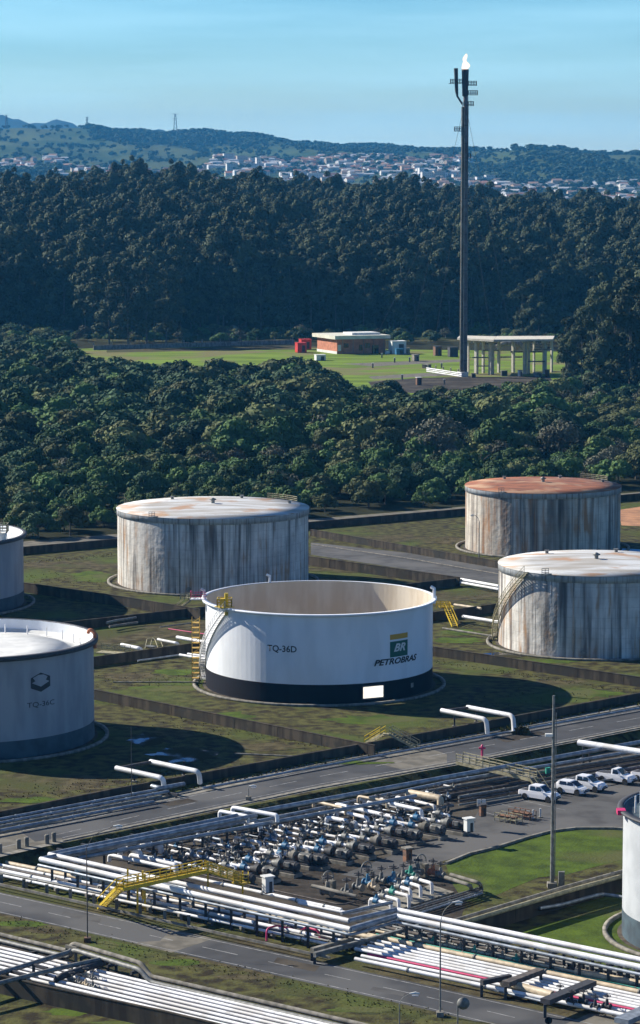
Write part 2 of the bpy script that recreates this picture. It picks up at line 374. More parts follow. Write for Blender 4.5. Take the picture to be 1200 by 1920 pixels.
# lower road, on the yard level
lu = [(-60, 1662), (0, 1673), (400, 1760), (800, 1847), (1260, 1951)]
ll = [(1260, 2005), (800, 1893), (400, 1802), (0, 1712), (-60, 1699)]
sheet('lower_road', lu + ll, 'asphalt', 2, ZY)
sheet('lower_road_shoulder', [(-60, 1648), (0, 1660), (400, 1746), (800, 1832), (1260, 1934)] + [(1260, 2012), (800, 1899), (400, 1807), (0, 1717), (-60, 1704)], 'dry', 1, ZY)
sheet('road_patch', [(243, 1767), (300, 1764), (322, 1743), (372, 1752), (400, 1760), (322, 1786)], 'slab', 3, ZY)
sheet('road_patch', [(1060, 1920), (1105, 1900), (1180, 1905), (1260, 1915), (1260, 1951), (1117, 1922)], 'slab', 3, ZY)
lines('road_markings', [(-60, 1662.5), (0, 1675.5), (400, 1763), (800, 1850), (1260, 1954)], .13, ZY + .022)
lines('road_markings', [(-60, 1698), (0, 1710), (400, 1799), (800, 1889), (1260, 2001)], .13, ZY + .022)
lines('road_markings', [(-45, 1681), (0, 1691), (400, 1780), (800, 1869), (1260, 1977)], .13, ZY + .022, (3.4, 4.2))
sheet('grass_bank', [(-60, 1704), (0, 1717), (400, 1807), (800, 1899), (1260, 2012), (1260, 2060), (720, 1925), (280, 1832), (130, 1790), (-60, 1740)], 'grass', 2, ZY)
for k, (x, y, a, b, mm) in enumerate([(195, 1772, 26, 7, 'bright'), (40, 1732, 50, 6, 'bright'), (560, 1860, 60, 7, 'dry'), (330, 1805, 50, 6, 'bright'), (680, 1893, 60, 6, 'bright'), (450, 1832, 50, 5, 'dry'), (90, 1745, 40, 5, 'dry'), (880, 1920, 60, 5, 'dry')]):
    sheet('grass_patch', blob(x, y, a, b, seed=k), mm, 3, ZY)
# pump yard, parking lot, lawn
sheet('pump_yard', [(60, 1625), (120, 1592), (330, 1550), (600, 1500), (900, 1448), (1280, 1385), (1280, 1480), (1000, 1545), (900, 1582), (820, 1620), (880, 1680), (860, 1730), (740, 1760), (640, 1775), (150, 1660)], 'dirt', 1, ZY)
sheet('parking_lot', [(885, 1540), (910, 1500), (1000, 1480), (1130, 1455), (1280, 1425), (1280, 1570), (1165, 1556), (1090, 1552), (1035, 1558), (980, 1572), (930, 1590), (860, 1605), (840, 1612), (700, 1650), (640, 1640), (800, 1578)], 'lot', 2, ZY)
sheet('lawn', [(836, 1622), (880, 1604), (930, 1592), (990, 1573), (1032, 1562), (1080, 1556), (1150, 1556), (1280, 1566), (1280, 1590), (1165, 1612), (1060, 1640), (1010, 1645), (960, 1665), (905, 1690), (870, 1690), (850, 1660)], 'bright', 3, ZY)
kerb([(836, 1621), (880, 1603), (930, 1591), (990, 1572), (1032, 1561), (1080, 1555), (1150, 1555), (1280, 1565)], ZY, .3, .35)
sheet('tank_pad_grass', [(950, 1760), (1010, 1735), (1280, 1675), (1280, 1850), (1160, 1815), (1000, 1775)], 'bright', 2, ZY)
sheet('foreground_grass', [(-80, 1850), (0, 1868), (250, 1905), (700, 2010), (700, 2100), (-80, 2000)], 'grass', 2, ZY)
sheet('grass_patch', blob(130, 1897, 45, 8, seed=31), 'bright', 3, ZY)
sheet('grass_patch', blob(230, 1918, 55, 5, seed=32), 'bright', 3, ZY)
lines('parking_bay_lines', [(905, 1522), (960, 1536)], .12, ZY + .03)
lines('parking_bay_lines', [(940, 1508), (1000, 1522)], .12, ZY + .03)
lines('parking_bay_lines', [(975, 1500), (1060, 1519)], .12, ZY + .03)
# tank compound patches
pt = [(420, 1345, 60, 10, 'bright'), (330, 1375, 40, 7, 'dry'), (90, 1470, 120, 18, 'dry'), (560, 1360, 90, 14, 'grass'), (700, 1350, 80, 9, 'bright'), (900, 1250, 70, 6, 'bright'), (1100, 1300, 60, 8, 'bright'),
      (1060, 1282, 60, 7, 'dry'), (250, 1270, 60, 8, 'dry'), (330, 1260, 40, 6, 'bright'), (310, 1290, 60, 6, 'bright'), (170, 1082, 40, 9, 'bright'), (100, 1060, 50, 8, 'dry'), (180, 1060, 60, 7, 'dry'), (860, 1185, 40, 5, 'bright'),
      (860, 1200, 50, 6, 'bright'), (1010, 1240, 60, 5, 'bright'), (720, 1010, 90, 8, 'dry'), (820, 1013, 50, 7, 'dry'), (1180, 1250, 50, 7, 'grass'), (640, 1068, 60, 5, 'dry'), (500, 1400, 60, 8, 'dry'), (650, 1430, 70, 3, 'bright'), (60, 1500, 60, 5, 'bright')]
for k, (x, y, a, b, mm) in enumerate(pt): sheet('grass_patch', blob(x, y, a, b, 22, seed=40 + k, j=.35), mm, 1, 0.002 * k)
sheet('orange_soil', [(1160, 956), (1200, 950), (1280, 945), (1280, 990), (1165, 985)], 'orangedirt', 2)
sheet('lined_pond', [(1160, 1028), (1220, 1031), (1280, 1040), (1280, 1048), (1160, 1033)], 'bluewater', 3)
sheet('service_path', [(583, 1017), (760, 1036), (935, 1066), (935, 1095), (860, 1082), (583, 1040)], 'lot', 1)
sheet('corridor_dirt', [(100, 1190), (385, 1165), (870, 1107), (935, 1100), (935, 1118), (385, 1187), (180, 1210)], 'dry', 3)
sheet('back_road', [(-80, 1037), (45, 1027), (600, 983), (870, 959), (1280, 922), (1280, 916), (870, 950), (600, 972), (45, 1015), (-80, 1024)], 'slab', 1)
sheet('forest_floor', [(-300, 1035), (45, 1014), (600, 971), (870, 949), (1280, 915), (1500, 905), (1500, 640), (-300, 640)], 'forestfloor', 1)
def wet_mat():
    m = bpy.data.materials.new('waterlogged_ground'); m.use_nodes = True; nt = m.node_tree; L = nt.links; b = nt.nodes['Principled BSDF']
    geo = _n(nt, 'ShaderNodeNewGeometry'); mp_ = _n(nt, 'ShaderNodeMapping'); mp_.inputs['Scale'].default_value = (0.6, 0.45, 1); mp_.inputs['Rotation'].default_value = (0, 0, -.25)
    nn = _n(nt, 'ShaderNodeTexNoise'); nn.inputs['Scale'].default_value = .42; nn.inputs['Detail'].default_value = 7; L.new(geo.outputs['Position'], mp_.inputs[0]); L.new(mp_.outputs[0], nn.inputs['Vector'])
    mr = _n(nt, 'ShaderNodeMapRange'); mr.inputs[1].default_value = .47; mr.inputs[2].default_value = .62; L.new(nn.outputs['Fac'], mr.inputs[0])
    r = _n(nt, 'ShaderNodeMapRange'); r.inputs[3].default_value = .95; r.inputs[4].default_value = .03; L.new(mr.outputs[0], r.inputs[0]); L.new(r.outputs[0], b.inputs['Roughness'])
    sp = _n(nt, 'ShaderNodeMapRange'); sp.inputs[3].default_value = .05; sp.inputs[4].default_value = .14; L.new(mr.outputs[0], sp.inputs[0]); L.new(sp.outputs[0], b.inputs['Specular IOR Level'])
    mx = _n(nt, 'ShaderNodeMix', data_type='RGBA'); mx.inputs[6].default_value = (.045, .04, .017, 1); mx.inputs[7].default_value = (.014, .014, .011, 1); L.new(mr.outputs[0], mx.inputs[0]); L.new(mx.outputs[2], b.inputs['Base Color']); return m
M['wet'] = wet_mat()
sheet('waterlogged_ground', blob(272, 1388, 30, 12, 26, seed=70, j=.3), 'wet', 3, 0.03)
sheet('waterlogged_ground', blob(345, 1416, 66, 13, 40, seed=71, j=.22), 'wet', 3, 0.035)
sheet('waterlogged_ground', blob(930, 1229, 50, 5, 30, seed=72, j=.3), 'wet', 3, 0.03)
sheet('trench_floor', [(-60, 1756), (300, 1842), (820, 1965), (820, 2030), (300, 1912), (-60, 1832)], 'dirt', 3, ZY)
# flare field and far lawn
sheet('far_lawn', [(120, 655), (250, 650), (600, 652), (740, 655), (1100, 660), (1100, 720), (1060, 745), (820, 755), (740, 750), (560, 735), (160, 735)], 'lawn', 3)
sheet('flare_gravel', [(690, 716), (790, 708), (1030, 705), (1045, 728), (860, 738), (770, 737), (700, 728)], 'dirt', 4)
sheet('flare_path', [(640, 682), (860, 674), (870, 678), (700, 687)], 'slab', 4)
sheet('flare_path', [(690, 706), (800, 699), (860, 703), (700, 711)], 'slab', 4)
sheet('flare_path', [(200, 655), (560, 648), (600, 650), (560, 655), (200, 661)], 'dry', 4)

# ------------------------------------------------------------------ hills beyond (terrain heights per direction and distance)
TD = [1345, 1500, 1700, 1950, 2200, 2600, 3800, 4400, 5000, 5600, 6300, 7000, 8000, 9000]
TP = [-300, 0, 200, 300, 450, 600, 750, 900, 1000, 1100, 1200, 1500]
flat = None
TY = {  # screen rows the ground reaches, by distance; None = level with the plain
 4400: [372, 372, 376, 382, 386, 388, 388, 388, 387, 385, 386, 386],
 5000: [345, 345, 350, 352, 354, 356, 352, 350, 344, 346, 350, 350],
 5600: [318, 318, 322, 325, 324, 326, 322, 318, 302, 308, 314, 310],
 6300: [300, 300, 303, 306, 300, 300, 300, 296, 281, 288, 292, 288],
 7000: [272, 270, 276, 280, 284, 285, 285, 290, 290, 294, 298, 296],
 8000: [238, 240, 248, 252, 258, 272, 284, 294, 300, 302, 304, 304],
 9000: [262, 262, 266, 270, 276, 286, 294, 300, 304, 306, 308, 308]}
FT = [24, 22, 27, 30, 24, 20, 19, 14, 10, 8, 6, 6]                 # rise of the ground under the tall wood
def hz(px, D):
    def row(i):
        d = TD[i]
        if d <= 1345: return 0.3
        if d in TY: ys = np.interp(px, TP, TY[d]); return CAMH - (ys - 300) / 5500 * d
        f = float(np.interp(px, TP, FT)); return {1500: .30 * f, 1700: .72 * f, 1950: f, 2200: .7 * f, 2600: 1.0, 3800: 1.0}[d]
    i = int(np.searchsorted(TD, D)) - 1; i = max(0, min(len(TD) - 2, i))
    t = (D - TD[i]) / (TD[i + 1] - TD[i]); t = max(0, min(1, t)); t = t * t * (3 - 2 * t) if D > 4000 else t
    z = row(i) * (1 - t) + row(i + 1) * t
    if D > 4000: z += 5 * math.sin(px * .021 + D * .003) + 3 * math.sin(px * .057 + D * .0045 + 1)
    return z
def hz_xy(x, y): return hz(600 + 5500 * x / y, y)
def hills():
    mb = MB(); pxs = list(range(-300, 1501, 15)); ds = [1345, 1400, 1450, 1500, 1600, 1700, 1820, 1950, 2080, 2200, 2400, 2600, 3200, 3800, 4000] + list(range(4200, 9001, 150)); ds[-1] = 9000
    vs = [((p - 600) / 5500 * d, d, hz(p, d)) for d in ds for p in pxs]; n = len(pxs)
    fs = [(i * n + j, i * n + j + 1, (i + 1) * n + j + 1, (i + 1) * n + j) for i in range(len(ds) - 1) for j in range(n - 1)]
    mb.add(vs, fs, True); return struct('hills', mb, M['hill'])
hills()
def mountains():
    mb = MB(); pr = [(-400, 225), (-60, 200), (0, 217), (30, 226), (80, 231), (125, 228), (150, 236), (200, 243), (300, 246), (420, 256), (560, 268), (700, 279), (900, 288), (1600, 292)]
    vs, n = [], 0
    for k, D in enumerate((11500, 12300, 13200)):
        for px in range(-400, 1601, 10):
            ys = np.interp(px, [a for a, b in pr], [b for a, b in pr]); z = CAMH - (ys - 300) / 5500 * 12300
            z = (z + 6 * math.sin(px * .07) + 4 * math.sin(px * .19)) if k == 1 else -1.0
            vs.append(((px - 600) / 5500 * D, D, z))
    n = len(range(-400, 1601, 10))
    mb.add(vs, [(i * n + j, i * n + j + 1, (i + 1) * n + j + 1, (i + 1) * n + j) for i in range(2) for j in range(n - 1)], True)
    struct('far_mountains', mb, M['mount'])
mountains()

# ================================================================== WALLS
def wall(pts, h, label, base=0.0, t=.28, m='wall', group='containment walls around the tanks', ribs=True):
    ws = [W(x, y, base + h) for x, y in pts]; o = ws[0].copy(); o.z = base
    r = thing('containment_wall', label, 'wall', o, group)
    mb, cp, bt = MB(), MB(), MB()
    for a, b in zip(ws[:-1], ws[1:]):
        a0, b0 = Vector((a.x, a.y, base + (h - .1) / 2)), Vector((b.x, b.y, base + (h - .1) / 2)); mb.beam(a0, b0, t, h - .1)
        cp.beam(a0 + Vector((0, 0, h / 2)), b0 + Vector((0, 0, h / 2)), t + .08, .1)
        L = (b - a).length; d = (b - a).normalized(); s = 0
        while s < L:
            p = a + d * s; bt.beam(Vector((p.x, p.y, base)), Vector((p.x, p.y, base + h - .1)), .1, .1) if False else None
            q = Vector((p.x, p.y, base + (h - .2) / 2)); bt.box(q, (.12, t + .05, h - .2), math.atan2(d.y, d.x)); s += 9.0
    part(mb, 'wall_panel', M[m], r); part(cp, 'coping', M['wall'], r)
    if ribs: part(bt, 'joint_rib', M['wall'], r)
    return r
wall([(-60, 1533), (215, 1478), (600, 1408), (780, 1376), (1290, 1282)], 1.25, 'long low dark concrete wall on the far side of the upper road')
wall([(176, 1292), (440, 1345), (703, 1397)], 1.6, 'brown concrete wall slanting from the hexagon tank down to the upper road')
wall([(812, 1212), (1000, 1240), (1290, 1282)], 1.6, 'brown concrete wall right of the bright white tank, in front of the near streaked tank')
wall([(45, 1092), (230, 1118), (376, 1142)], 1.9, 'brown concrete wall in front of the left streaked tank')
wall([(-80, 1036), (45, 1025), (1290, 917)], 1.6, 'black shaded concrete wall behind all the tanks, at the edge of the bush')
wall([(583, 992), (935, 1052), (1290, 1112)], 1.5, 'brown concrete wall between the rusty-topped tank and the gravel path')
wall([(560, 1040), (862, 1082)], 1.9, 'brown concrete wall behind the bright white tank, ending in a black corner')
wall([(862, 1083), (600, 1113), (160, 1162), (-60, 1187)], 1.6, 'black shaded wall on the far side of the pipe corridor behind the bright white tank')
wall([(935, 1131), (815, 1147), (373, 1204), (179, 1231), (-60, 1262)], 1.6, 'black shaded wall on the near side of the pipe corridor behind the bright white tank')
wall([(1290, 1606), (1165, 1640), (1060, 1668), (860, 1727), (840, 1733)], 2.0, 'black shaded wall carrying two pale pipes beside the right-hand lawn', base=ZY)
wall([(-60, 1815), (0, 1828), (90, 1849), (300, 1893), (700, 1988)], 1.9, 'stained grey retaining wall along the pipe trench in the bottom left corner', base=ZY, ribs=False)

# ================================================================== TANKS
def solve_tank(cx, hw, yb, yr, base=0.0):
    p = W(cx, yb, base)
    for _ in range(20):
        dist = math.hypot(p.x, p.y)
        depth_guess = dist
        r = hw / FPX * (depth_guess + 0) * 1.0
        c = p + Vector((p.x, p.y, 0)).normalized() * r
        dd = c.y * math.cos(PITCH) + (CAMH - base - 6) * math.sin(PITCH)
        r = hw / FPX * dd
        c = p + Vector((p.x, p.y, 0)).normalized() * r
    front = c - Vector((p.x, p.y, 0)).normalized() * r
    q = ray(cx, yr); H = CAMH + q.z * front.y / q.y - base
    return c, r, H
def arcband(mb, c, r, t, z0, z1, a0, a1, n):
    pr = [(r, z0), (r + t, z0), (r + t, z1), (r, z1), (r, z0)]
    mb.lathe(pr, n, (c.x, c.y, c.z), a0, a1)
def ladder(mb, p, h, d, w=.5):
    s = Vector((-d.y, d.x, 0)) * w / 2
    for q in (s, -s): mb.beam(p + q, p + q + Vector((0, 0, h)), .07, .07)
    z = .3
    while z < h: mb.beam(p - s + Vector((0, 0, z)), p + s + Vector((0, 0, z)), .05, .05); z += .35
def railing(mb, pts, h=1.1, step=1.5, r=.035, mids=2):
    pts = [Vector(p) for p in pts]
    for a, b in zip(pts[:-1], pts[1:]):
        L = (b - a).length; n = max(1, int(round(L / step)))
        for k in range(n + 1):
            p = a.lerp(b, k / n); mb.beam(p, p + Vector((0, 0, h)), 2 * r, 2 * r)
        for k in range(mids + 1):
            zz = Vector((0, 0, h * (k + 1) / (mids + 1) - r)); mb.beam(a + zz, b + zz, 2 * r, 2 * r)
def spiral(root, c, R, z0, z1, a0, a1, m, n=44):
    tr, rl = MB(), MB(); pin, pout = [], []
    for k in range(n + 1):
        t = k / n; a = a0 + (a1 - a0) * t; z = z0 + (z1 - z0) * t
        d = Vector((math.sin(a), -math.cos(a), 0)); p = Vector((c.x, c.y, z)) + d * (R + .5)
        tr.box(p, (.95, .42, .06), math.atan2(d.y, d.x)); pout.append(p + d * .45); pin.append(p - d * .42)
    for pl, hh in ((pout, 0.0), (pin, 0.0)): tr.tube([q - Vector((0, 0, .1)) for q in pl], .1, 4)
    rl.tube([q + Vector((0, 0, 1.1)) for q in pout], .05, 5); rl.tube([q + Vector((0, 0, .6)) for q in pout], .04, 5)
    for k in range(0, n + 1, 2): rl.beam(pout[k], pout[k] + Vector((0, 0, 1.1)), .06, .06)
    s = part(tr, 'spiral_stair', m, root); part(rl, 'handrail', m, s)
def foundation(root, c, R, gap=1.6, w=.5, h=.35):
    part(MB().lathe([(R + gap, 0), (R + gap + w, 0), (R + gap + w, h), (R + gap, h), (R + gap, 0)], 96, (c.x, c.y, c.z)), 'kerb_ring', M['conc'], root)
    part(MB().lathe([(0.0, .05), (R + .5, .05), (R + .5, .0)], 96, (c.x, c.y, c.z)), 'footing', M['wall'], root)
def bend(me, c, R, a0, z0):
    for v in me.vertices:
        x, y = v.co.x, v.co.y; a = a0 + x / R; v.co = (R * math.sin(a), -R * math.cos(a), z0 + y)
def lettering(root, name, s, size, c, R, a0, z0, m, shear=0, bold=0.0, sx=1.0, label=None):
    cu = bpy.data.curves.new(name, 'FONT'); cu.body = s; cu.size = size; cu.shear = shear; cu.offset = bold; cu.align_x = 'CENTER'; cu.align_y = 'CENTER'; cu.resolution_u = 3
    ob = bpy.data.objects.new('tmp', cu); COL.objects.link(ob)
    me = bpy.data.meshes.new_from_object(ob.evaluated_get(bpy.context.evaluated_depsgraph_get())); bpy.data.objects.remove(ob)
    for v in me.vertices: v.co.x *= sx
    bend(me, c, R + .03, a0, z0)
    o = bpy.data.objects.new(name, me); COL.objects.link(o); me.materials.clear(); me.materials.append(m); o.parent = root
    off = OFF[root.name]; o.location = (c.x - off[0], c.y - off[1], c.z - off[2])
    if label: o['label'] = label
    return o
def decal(root, name, pts, c, R, a0, z0, m, off=.03, sub=1):
    mb = MB(); mb.add([((R + off) * math.sin(a0 + x / R), -(R + off) * math.cos(a0 + x / R), z0 + y) for x, y in pts], [tuple(range(len(pts)))])
    me = mb.build(name, m); me.parent = root; o = OFF[root.name]; me.location = (c.x - o[0], c.y - o[1], c.z - o[2]); return me
def decal_rect(root, name, x0, x1, y0, y1, c, R, a0, z0, m, off=.03):
    mb = MB(); n = 8; vs = []
    for k in range(n + 1):
        a = a0 + (x0 + (x1 - x0) * k / n) / R; vs += [((R + off) * math.sin(a), -(R + off) * math.cos(a), z0 + y0), ((R + off) * math.sin(a), -(R + off) * math.cos(a), z0 + y1)]
    mb.add(vs, [(2 * k, 2 * k + 2, 2 * k + 3, 2 * k + 1) for k in range(n)])
    me = mb.build(name, m); me.parent = root; o = OFF[root.name]; me.location = (c.x - o[0], c.y - o[1], c.z - o[2]); return me

mat_shell_white = mat('tank_white_paint', (0.79, 0.81, 0.83), 0.45, color2=(0.71, 0.73, 0.745), scale=0.35, stretch=(1, 1, .3), spec=0.35, bump=.02, bscale=.5)
mat_shell_pale = mat('tank_pale_paint', (0.34, 0.35, 0.36), 0.65, color2=(0.27, 0.28, 0.29), scale=0.5, stretch=(1, 1, .25), bump=.02, bscale=.6)
mat_inner = mat('tank_inner_wall', (0.50, 0.42, 0.31), 0.8, color2=(0.58, 0.51, 0.40), scale=0.5, stretch=(1, 1, .3))
mat_streak = tank_mat('streaked_shell', (0.74, 0.71, 0.64), (0.09, 0.08, 0.075), (0.36, 0.20, 0.09), .8, .8, sc=.8)
mat_streak2 = tank_mat('rust_streaked_shell', (0.72, 0.66, 0.55), (0.10, 0.08, 0.07), (0.38, 0.18, 0.07), 1.1, 1.0, sc=.65)
mat_top = tank_mat('top_course', (0.46, 0.49, 0.50), (0.16, 0.155, 0.15), (0.33, 0.2, 0.12), .5, .6, sc=1.6)
mat_roof = mat('weathered_roof', (0.58, 0.59, 0.58), 0.7, color2=(0.36, 0.33, 0.28), scale=0.20, stretch=(.4, 1.8, 1), color3=(0.40, 0.25, 0.15), scale3=0.16, lo3=.56, hi3=.66)
mat_roof_rust = mat('rusted_roof', (0.31, 0.105, 0.04), 0.85, color2=(0.16, 0.055, 0.025), scale=0.45, stretch=(.4, 1.4, 1), color3=(0.36, 0.21, 0.12), scale3=0.16, lo3=.50, hi3=.62)

def open_tank():
    c, r, H = solve_tank(598.5, 213, 1321, 1152)
    t = thing('storage_tank', 'bright white open-topped tank with black base band and a green and yellow emblem', 'storage tank', c)
    # shell with one rectangular clean-out opening low in the front
    ah = math.asin((697 - 598.5) / 213.0); hw_ = 1.85 / r; hz0, hz1 = .55, 2.55; bandh = 3.0
    angs = sorted([2 * math.pi * k / 120 - math.pi for k in range(120) if abs(2 * math.pi * k / 120 - math.pi - ah) > hw_ * 1.05] + [ah - hw_, ah + hw_])
    def shellpart(z0, z1, rr, hole):
        mb = MB(); zs = [z0, z1] if not hole else [z0, hz0, hz1, z1]
        n = len(angs)
        for i in range(n):
            a, b = angs[i], angs[(i + 1) % n]
            ishole = abs(a - (ah - hw_)) < 1e-6
            for z_a, z_b in zip(zs[:-1], zs[1:]):
                if hole and ishole and abs(z_a - hz0) < 1e-6: continue
                v = [(c.x + R_ * math.sin(q), c.y - R_ * math.cos(q), z) for R_ in (rr, rr - .05) for q, z in ((a, z_a), (b, z_a), (b, z_b), (a, z_b))]
                mb.add(v, [(0, 1, 2, 3)], True); mb.add(v[4:], [(3, 2, 1, 0)], True, 1)
        return mb
    part(shellpart(bandh, H - .02, r, False), 'shell', [mat_shell_white, mat_inner], t)
    b = part(shellpart(0, bandh, r + .01, True), 'base_band', [M['black'], mat_inner], t, 'black painted band round the foot')
    # frame round the opening, cover pieces behind
    fr = MB()
    def P(a, z, rr): return Vector((c.x + rr * math.sin(a), c.y - rr * math.cos(a), z))
    cs = [(ah - hw_, hz0), (ah + hw_, hz0), (ah + hw_, hz1), (ah - hw_, hz1), (ah - hw_, hz0)]
    for (a, z), (a2, z2) in zip(cs[:-1], cs[1:]): fr.beam(P(a, z, r + .05), P(a2, z2, r + .05), .2, .2)
    part(fr, 'opening_frame', M['steel'], b)
    part(MB().lathe([(0, .3), (r - .1, .22)], 96, (c.x, c.y, 0)), 'tank_floor', M['wwall'], t)
    g = MB(); g.lathe([(r + .02, H - .45), (r + .62, H - .28), (r + .62, H - .02), (r + .5, H), (r - .05, H), (r - .05, H - .1)], 120, (c.x, c.y, 0))
    part(g, 'wind_girder', mat_shell_white, t)
    foundation(t, c, r)
    # spiral stair up the left flank, platform at the top
    spiral(t, c, r + .02, .3, H, R(-98), R(-50), M['white'])
    a = math.asin((428 - 598.5) / 213.0); p = P(a, H, r + .3)
    pf = MB(); pf.box(p + Vector((0, 0, .1)), (2.2, 2.2, .12), a); gp = part(pf, 'gauge_platform', M['yellow'], t)
    rb = MB(); q = [p + Vector((x, y, .15)) for x, y in ((-1.1, -1.1), (1.1, -1.1), (1.1, 1.1), (-1.1, 1.1), (-1.1, -1.1))]; railing(rb, q, 1.3, 1.1, .06)
    rb.tube([p + Vector((.3, 0, -1.2)), p + Vector((.3, 0, 2.2))], .3, 10); rb.box(p + Vector((-.3, .2, .9)), (.8, .8, .9)); part(rb, 'platform_rail', M['yellow'], gp)
    a = R(-86); p = P(a, H, r + 1.1)
    mb = MB(); mb.box(p + Vector((0, 0, -.1)), (2.6, 1.6, .12), 0); lp = part(mb, 'landing', M['white'], t)
    mb = MB(); railing(mb, [p + Vector((-1.2, -.8, 0)), p + Vector((1.2, -.8, 0))], 1.1, .8); railing(mb, [p + Vector((-1.2, -.8, 0)), p + Vector((-1.2, .8, 0))], 1.1, .8); part(mb, 'landing_rail', M['pink'], lp)
    # foam pourers on the rim
    for px_, s in ((812, 1.0), (503, .7), (385, .8)):
        aa = math.asin(max(-1, min(1, (px_ - 598.5) / 214.0)))
        if px_ == 503: aa = math.pi - aa
        p = P(aa, H, r + .2)
        mb = MB(); mb.tube([p + Vector((0, 0, -.8)), p + Vector((0, 0, 1.5 * s)), p + Vector((-.5, .2, 1.75 * s))], .28 * s, 10); part(mb, 'foam_pourer', M['white'], t)
    # scaffold ladder tower on the left
    p = P(R(-92), 0, r + 1.6); mb = MB()
    for dx in (-.6, .6):
        for dy in (-.6, .6): mb.beam(p + Vector((dx, dy, 0)), p + Vector((dx, dy, 10.5)), .08, .08)
    for k in range(12):
        z = .8 * (k + 1); mb.box(p + Vector((0, 0, z)), (1.2, 1.2, .08)); mb.beam(p + Vector((-.6, -.6, z)), p + Vector((.6, -.6, z + .8 * (1 if k % 2 else 0))), .08, .08)
    part(mb, 'scaffold_tower', mat('ochre_scaffold', (.42, .27, .05), .7), t)
    # lettering and emblem
    blk = mat('lettering_black', (0.02, 0.02, 0.022), .7); grn = mat('emblem_green', (0.0, 0.09, 0.06), .6); yel = mat('emblem_yellow', (0.55, 0.30, 0.02), .6)
    sc = FPX / (c.y + 14); v0 = 1283 - 0
    zrow = lambda y, px_: height_at(Vector((c.x, c.y - r * math.cos(math.asin((px_ - 598.5) / 213.0)), 0)), y)
    a1 = math.asin((531 - 598.5) / 213.0); lettering(t, 'lettering', 'TQ-36D', 1.35, c, r, a1, zrow(1217, 531), blk, bold=.02, sx=1.0)
    a2 = math.asin((744.5 - 598.5) / 213.0); zc = zrow(1205, 744)
    k = 1 / math.cos(a2) / 12.0
    w2 = 16.5 * k
    decal_rect(t, 'emblem_stripe', -w2, w2, .95 - .0, 1.75, c, r, a2, zc - .35, yel)
    eg = decal_rect(t, 'emblem_panel', -w2, w2, -1.85, .55, c, r, a2, zc - .25, grn)
    lettering(t, 'emblem_letters', 'BR', 1.65, c, r + .02, a2, zc - .75, M['wwall'], shear=.35, bold=.05, sx=1.25)
    lettering(t, 'lettering', 'PETROBRAS', 1.25, c, r, math.asin((741 - 598.5) / 213.0), zrow(1239, 741), blk, shear=.3, bold=.045, sx=1.33)
    a4 = math.asin((769 - 598.5) / 213.0); decal_rect(t, 'name_plate', -.35, .35, -.35, .35, c, r, a4, 1.7, M['conc'], .05)
    mb = MB(); ladder(mb, P(R(30), 3, r + .1), .1, Vector((1, 0, 0)))
    return c, r, H
CT, RT, HT = open_tank()

